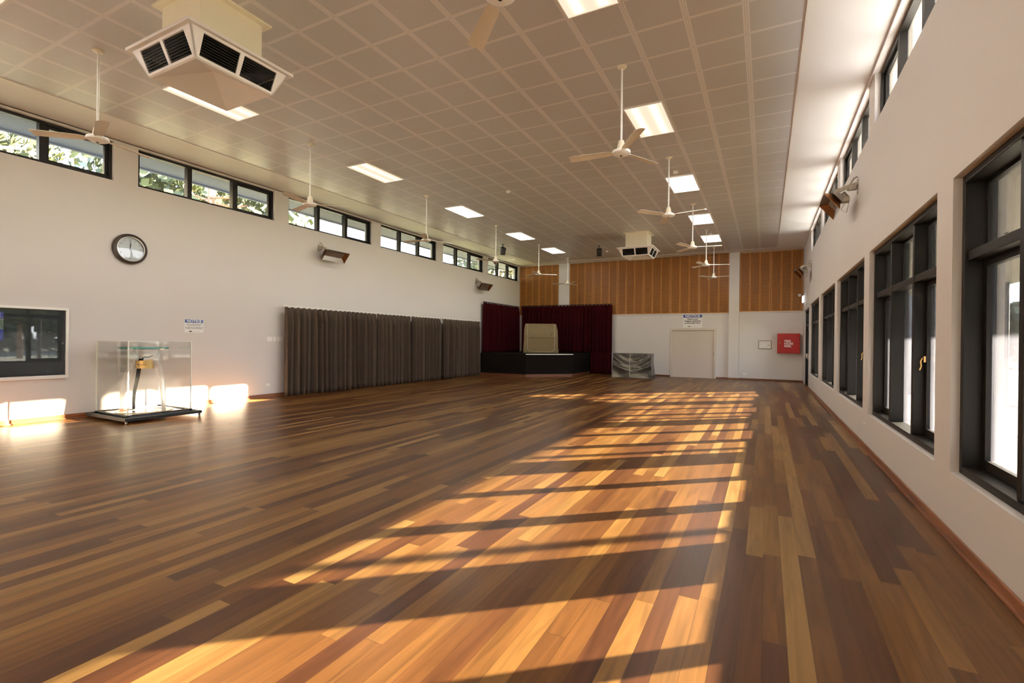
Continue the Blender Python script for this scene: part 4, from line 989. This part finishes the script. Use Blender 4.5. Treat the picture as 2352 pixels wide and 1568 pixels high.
# detector and exit sign near the corner
t = thing('motion_detector', 'small round sensor on the right corner timber panel', 'sensor', (1.14, YF - 0.036, 3.333))
Mx = Matrix.Translation((1.14, YF - 0.036, 3.333)) @ Matrix.Rotation(R_(90), 4, 'X')
mb = MB(); mb.lathe([(0.0, 0), (0.058, 0), (0.058, 0.02), (0.045, 0.04), (0.0, 0.045)], 20, Mx); mb.obj('body', m_white, t, smooth=True)
mb = MB(); mb.box(-0.03, 0.03, -0.006, 0.006, 0.04, 0.047, Mx); mb.obj('lens', m_dark, t)
t = thing('exit_sign', 'glowing white exit light box on the right wall above the far glazed door', 'exit sign', (XR, 20.6, 3.1))
mb = MB(); mb.box(XR - 0.035, XR - 0.001, 20.40, 20.80, 2.985, 3.215); mb.obj('housing', m_white, t, bevel=0.004)
mb = MB(); mb.box(XR - 0.085, XR - 0.035, 20.40, 20.80, 2.985, 3.215); mb.obj('light_box', m_exit, t, bevel=0.01)
t = thing('door_closer_sensor', 'small white corner sensor below the slotted panels in the right corner', 'sensor', (1.19, YF, 2.66))
mb = MB(); mb.prism([(0, 0), (0.06, 0), (0.06, -0.06)], 0, 0.12, Matrix.Translation((1.19, YF - 0.002, 2.60))); mb.obj('body', m_white, t, bevel=0.006)

def outlet(wall, a, z, w, h, label, gangs=2, name='power_outlet', cat='power outlet', group='power outlets'):
    if wall == 'left': at = (XL, a, z); M = facing(at, (0, 1, 0), (1, 0, 0))
    elif wall == 'right': at = (XR, a, z); M = facing(at, (0, -1, 0), (-1, 0, 0))
    else: at = (a, YF, z); M = facing(at, (1, 0, 0), (0, -1, 0))
    t = thing(name, label, cat, at, group)
    mb = MB(); mb.box(-w / 2, w / 2, -h / 2, h / 2, 0.0, 0.012, M); mb.obj('face_plate', m_switch, t, bevel=0.003)
    for k in range(gangs):
        c = -w / 2 + w * (k + 0.5) / gangs
        mb = MB(); mb.box(c - 0.010, c + 0.010, 0.008 if name == 'power_outlet' else -0.012, 0.028 if name == 'power_outlet' else 0.012, 0.012, 0.017, M); mb.obj('rocker', m_switch, t)
        if name == 'power_outlet':
            mb = MB(); mb.box(c - 0.010, c - 0.004, -0.012, -0.009, 0.012, 0.0126, M); mb.box(c + 0.004, c + 0.010, -0.012, -0.009, 0.012, 0.0126, M); mb.box(c - 0.0015, c + 0.0015, -0.028, -0.019, 0.012, 0.0126, M); mb.obj('socket_slots', m_ink, t)
    return t
outlet('left', 7.83, 0.31, 0.116, 0.075, 'white double power outlet low on the left wall near the taupe curtain')
outlet('far', -0.73, 0.237, 0.15, 0.075, 'white power outlet low on the far wall below the framed plan')
outlet('far', -4.33, 0.34, 0.12, 0.075, 'white power outlet on the far wall beside the grey covered cabinet')
outlet('right', 8.37, 0.33, 0.116, 0.075, 'nearer white power outlet low on the right wall')
outlet('right', 15.16, 0.33, 0.116, 0.075, 'farther white power outlet low on the right wall')
swl = ['widest white switch plate, leftmost of the row beside the taupe curtain', 'second white switch plate of the row beside the taupe curtain', 'third white switch plate of the row beside the taupe curtain', 'rightmost white switch plate, touching the edge of the taupe curtain']
for k, (y, w) in enumerate(((7.865, 0.145), (8.00, 0.085), (8.105, 0.085), (8.20, 0.075))):
    outlet('left', y, 1.44, w, 0.115, swl[k], [3, 2, 2, 1][k], 'light_switch', 'light switch', 'light switches beside the curtain')

# ================================================================ CLOCK
CY, CZ = 4.86, 3.145
t = thing('wall_clock', 'round wall clock with a thick dark rim and white face on the left wall', 'clock', (XL, CY, CZ))
KM = facing((XL, CY, CZ), (0, 1, 0), (1, 0, 0))
mb = MB(); mb.lathe([(0.285, 0.0), (0.292, 0.02), (0.288, 0.055), (0.270, 0.078), (0.245, 0.085), (0.232, 0.070), (0.232, 0.03), (0.0, 0.03)], 64, KM); mb.obj('rim', pmat('dark_clock_rim', (0.03, 0.022, 0.018), 0.35, var=0.2), t, smooth=True, angle=60)
mb = MB(); mb.lathe([(0.234, 0.060), (0.234, 0.080), (0.224, 0.082), (0.218, 0.066)], 64, KM, cap=False); mb.obj('bezel', m_alu, t, smooth=True)
mb = MB(); mb.lathe([(0.0, 0.032), (0.231, 0.032)], 48, KM, cap=False); fc_ = mb.obj('face', m_clockf, t)
for k in range(1, 13):
    a = math.pi / 2 - k * math.pi / 6; text_part('numeral', str(k), 0.055, KM @ Matrix.Translation((0.172 * math.cos(a), 0.172 * math.sin(a), 0.033)), m_galv, fc_)
mb = MB()
for k in range(60):
    a = k * math.pi / 30; Mx = KM @ Matrix.Rotation(a, 4, 'Z'); mb.box(0.208, 0.214 if k % 5 else 0.220, -0.001, 0.001, 0.032, 0.0335, Mx)
mb.obj('minute_marks', m_ink, fc_)
for nm, ang, ln, w in (('hour_hand', 82, 0.105, 0.005), ('minute_hand', 88, 0.155, 0.0035)):
    mb = MB(); mb.box(-0.02, ln, -w, w, 0.038, 0.040, KM @ Matrix.Rotation(R_(ang), 4, 'Z')); mb.obj(nm, m_ink, t)
mb = MB(); mb.lathe([(0, 0.036), (0.011, 0.036), (0.009, 0.044), (0, 0.045)], 14, KM); mb.obj('centre_pin', m_ink, t, smooth=True)
mb = MB(); mb.lathe([(0.0, 0.071), (0.219, 0.069)], 48, KM, cap=False); mb.obj('cover_glass', m_boardglass, t)

# ================================================================ NOTICE BOARD
BY0, BY1, BZ0, BZ1 = 2.15, 3.945, 0.725, 1.945
t = thing('notice_board', 'white framed glazed notice board with a dark grey pinboard, cut by the left edge', 'notice board', (XL, 3.05, BZ0))
M = facing((XL, 0, 0), (0, 1, 0), (1, 0, 0))
mb = MB(); fw = 0.045
for a in ((BY0, BY1, BZ1 - 0.04, BZ1), (BY0, BY1, BZ0, BZ0 + 0.06), (BY0, BY0 + fw, BZ0 + 0.06, BZ1 - 0.04), (BY1 - fw, BY1, BZ0 + 0.06, BZ1 - 0.04)): mb.box(a[0], a[1], a[2], a[3], 0.0, 0.05, M)
mb.obj('frame', m_alu, t, bevel=0.004)
mb = MB(); mb.box(BY0 + 0.02, BY1 - 0.02, BZ0 + 0.03, BZ1 - 0.02, 0.002, 0.014, M); mb.obj('pinboard', pmat('charcoal_felt', (0.10, 0.10, 0.098), 0.95, var=0.15, scale=120), t)
mb = MB(); mb.box(BY0 + fw, BY1 - fw, BZ0 + 0.06, BZ1 - 0.04, 0.036, 0.040, M); gd_ = mb.obj('glass_door', m_boardglass, t)
mb = MB(); mb.lathe([(0, 0.040), (0.012, 0.040), (0.012, 0.052), (0, 0.054)], 14, M @ Matrix.Translation((BY1 - 0.085, 1.33, 0))); mb.obj('lock', m_chrome, gd_, smooth=True)
tp = thing('poster', 'blue poster with a photo strip pinned at the left edge of the notice board', 'poster', (XL + 0.015, 3.0, 1.5))
mb = MB(); mb.box(2.80, 3.125, 1.38, 1.84, 0.0142, 0.0152, M); mb.obj('sheet', pmat('poster_blue', (0.10, 0.12, 0.55), 0.5), tp)
mb = MB(); mb.box(2.80, 3.125, 1.56, 1.73, 0.0152, 0.0156, M); mb.obj('photo_strip', pmat('poster_photo', (0.35, 0.42, 0.30), 0.5, var=0.8, scale=25), tp)
text_part('poster_wording', 'LE', 0.09, M @ Matrix.Translation((3.05, 1.785, 0.0155)), m_signw, tp, bold=0.002)

# ================================================================ DISPLAY CASE AND TABLE
BX0, BX1, BY_0, BY_1 = -10.77, -9.40, 4.16, 5.40
t = thing('display_trolley', 'low black framed trolley on castors carrying the clear display case', 'trolley', (-10.1, 4.8, 0))
mb = MB(); rect = [(BX0, BX1, BY_0, BY_0 + 0.05), (BX0, BX1, BY_1 - 0.05, BY_1), (BX0, BX0 + 0.05, BY_0 + 0.05, BY_1 - 0.05), (BX1 - 0.05, BX1, BY_0 + 0.05, BY_1 - 0.05)]
for x0, x1, y0, y1 in rect: mb.box(x0, x1, y0, y1, 0.045, 0.095)
mb.box(BX0 + 0.05, BX1 - 0.05, BY_0 + 0.05, BY_1 - 0.05, 0.06, 0.075)
mb.obj('frame', m_rub, t, bevel=0.003)
CX0, CX1, CY0, CY1 = -10.72, -9.63, 4.30, 5.32
mb = MB()
for x0, x1, y0, y1 in ((CX0 - .02, CX1 + .02, CY0 - .02, CY0 + .02), (CX0 - .02, CX1 + .02, CY1 - .02, CY1 + .02), (CX0 - .02, CX0 + .02, CY0 + .02, CY1 - .02), (CX1 - .02, CX1 + .02, CY0 + .02, CY1 - .02)): mb.box(x0, x1, y0, y1, 0.095, 0.118)
mb.obj('upper_frame', m_rub, t, bevel=0.003)
mb = MB(); mb.box(CX0 + .02, CX1 - .02, CY0 + .02, CY1 - .02, 0.08, 0.10); mb.obj('base_board', m_mirror, t)
ccx, ccy = (CX0 + CX1) / 2, (CY0 + CY1) / 2
mb = MB(); mb.lathe([(0.44, 0.10), (0.44, 0.112), (0.33, 0.112), (0.33, 0.10)], 48, Matrix.Translation((ccx, ccy, 0)), cap=False); mb.obj('ring_plate', m_ringw, t)
for x in (BX0 + 0.03, BX1 - 0.03):
    for y in (BY_0 + 0.03, BY_1 - 0.03):
        mb = MB(); mb.lathe([(0, -0.010), (0.022, -0.010), (0.022, 0.010), (0, 0.010)], 16, Matrix.Translation((x, y, 0.0225)) @ Matrix.Rotation(R_(90), 4, 'X')); mb.box(x - 0.012, x + 0.012, y - 0.015, y + 0.015, 0.036, 0.048); mb.obj('castor', m_chrome, t, smooth=True)
t = thing('acrylic_case', 'tall clear acrylic display cover standing on the black trolley', 'display case', (ccx, ccy, 0.119))
z0, z1, th = 0.119, 1.384, 0.008
for x0, x1, y0, y1 in ((CX0, CX1, CY0, CY0 + th), (CX0, CX1, CY1 - th, CY1), (CX0, CX0 + th, CY0 + th, CY1 - th), (CX1 - th, CX1, CY0 + th, CY1 - th)):
    mb = MB(); mb.box(x0, x1, y0, y1, z0, z1 - th); mb.obj('side_panel', m_acrylic, t)
mb = MB(); mb.box(CX0, CX1, CY0, CY1, z1 - th, z1); mb.obj('top_panel', m_acrylic, t)
mb = MB()
for x in (CX0, CX1):
    for y in (CY0, CY1): mb.box(x - 0.008, x + 0.008, y - 0.008, y + 0.008, z0, z1)
for x in (CX0, CX1): mb.box(x - 0.004, x + 0.004, CY0, CY1, z1 - 0.006, z1 + 0.003)
for y in (CY0, CY1): mb.box(CX0, CX1, y - 0.004, y + 0.004, z1 - 0.006, z1 + 0.003)
mb.obj('polished_edge', m_acr_edge, t)
# the glass topped trophy table inside
E1 = Vector((math.cos(YAW), math.sin(YAW), 0)); E2 = Vector((-math.sin(YAW), math.cos(YAW), 0)); C0 = Vector((-10.17, 4.81, 0))
def Lp(u, v, z): return C0 + E1 * u + E2 * v + Vector((0, 0, z))
t = thing('trophy_table', 'small table with curved clear legs, gold band and teal glass top inside the case', 'table', tuple(C0 + Vector((0, 0, 0.113))))
def leg(pts, ws, ds, mat, nm):
    mb = MB(); rows = []
    for (u, v, z), w, d in zip(pts, ws, ds): rows.append([Lp(u - w, v - d, z), Lp(u + w, v - d, z), Lp(u + w, v + d, z), Lp(u - w, v + d, z)])
    # subdivide with a Catmull-Rom like pass
    fine = []
    for i in range(len(rows) - 1):
        for s in range(5):
            f = s / 5; p0 = rows[max(i - 1, 0)]; p1 = rows[i]; p2 = rows[i + 1]; p3 = rows[min(i + 2, len(rows) - 1)]
            fine.append([0.5 * ((2 * b) + (c - a) * f + (2 * a - 5 * b + 4 * c - d_) * f * f + (-a + 3 * b - 3 * c + d_) * f ** 3) for a, b, c, d_ in zip(p0, p1, p2, p3)])
    fine.append(rows[-1]); vs = [p_ for r in fine for p_ in r]; fs = [(3, 2, 1, 0)]
    for i in range(len(fine) - 1):
        for k in range(4): k2 = (k + 1) % 4; fs.append((i * 4 + k, i * 4 + k2, i * 4 + 4 + k2, i * 4 + 4 + k))
    n = len(vs); fs.append((n - 4, n - 3, n - 2, n - 1)); mb.raw(vs, fs); return mb.obj(nm, mat, t, smooth=True, angle=50)
Z0 = 0.113
leg([(-0.30, -0.16, Z0), (-0.295, -0.15, 0.40), (-0.25, -0.13, 0.66), (-0.19, -0.10, 0.90), (-0.155, -0.06, 1.08), (-0.17, -0.04, 1.17)], [.022, .028, .045, .06, .055, .02], [.02, .03, .03, .03, .03, .02], m_acr_leg, 'leg')
leg([(0.425, -0.10, Z0), (0.41, -0.10, 0.40), (0.365, -0.08, 0.66), (0.29, -0.06, 0.90), (0.24, -0.04, 1.05), (0.27, -0.02, 1.17)], [.022, .026, .042, .05, .05, .02], [.02, .03, .03, .03, .03, .02], m_acr_leg, 'leg')
leg([(-0.25, 0.06, Z0), (-0.235, 0.05, 0.40), (-0.17, 0.04, 0.70), (-0.12, 0.02, 0.92), (-0.07, 0.0, 1.06)], [.012, .018, .024, .028, .03], [.02, .02, .02, .02, .02], m_rub, 'leg')
mb = MB(); mb.lathe([(0.185, 0.885), (0.185, 1.03), (0.178, 1.03), (0.178, 0.885)], 48, Matrix.Translation(Lp(0.04, 0.02, 0)), cap=False); bd = mb.obj('gold_band', m_gold, t, smooth=True)
mb = MB(); pts = []
for k in range(26):
    u = k / 25; ang = YAW - math.pi / 2 + (-0.42 + 0.95 * u); z = 0.955 + 0.016 * math.sin(19 * u) * math.exp(-1.2 * u) + 0.008 * math.sin(43 * u)
    pts.append(Lp(0.04, 0.02, 0) + Vector((math.cos(ang) * 0.187, math.sin(ang) * 0.187, z)))
mb.tube(pts, 0.0028, 5); mb.obj('script_squiggle', m_ink, bd)
mb = MB(); mb.tube([Lp(-0.04, 0.0, 1.03), Lp(-0.045, 0.0, 1.065), Lp(-0.01, 0.0, 1.085), Lp(0.06, 0, 1.085), Lp(0.15, 0.0, 1.12)], [.012, .014, .016, .012, .006], 8); mb.obj('crank_handle', m_rub, t, smooth=True)
mb = MB(); mb.lathe([(0.0, 1.235), (0.36, 1.235), (0.385, 1.25), (0.385, 1.265), (0.37, 1.278), (0.0, 1.278)], 48, Matrix.Translation(Lp(-0.04, 0.02, 0))); mb.obj('glass_top', m_teal, t, smooth=True, angle=30)
for u, v in ((-0.165, -0.04), (0.26, -0.02)):
    mb = MB(); mb.lathe([(0.010, 1.165), (0.010, 1.235)], 12, Matrix.Translation(Lp(u, v, 0))); mb.obj('top_support', m_acr_leg, t, smooth=True)
for o in bpy.data.objects:
    if '_at' in o: del o['_at']
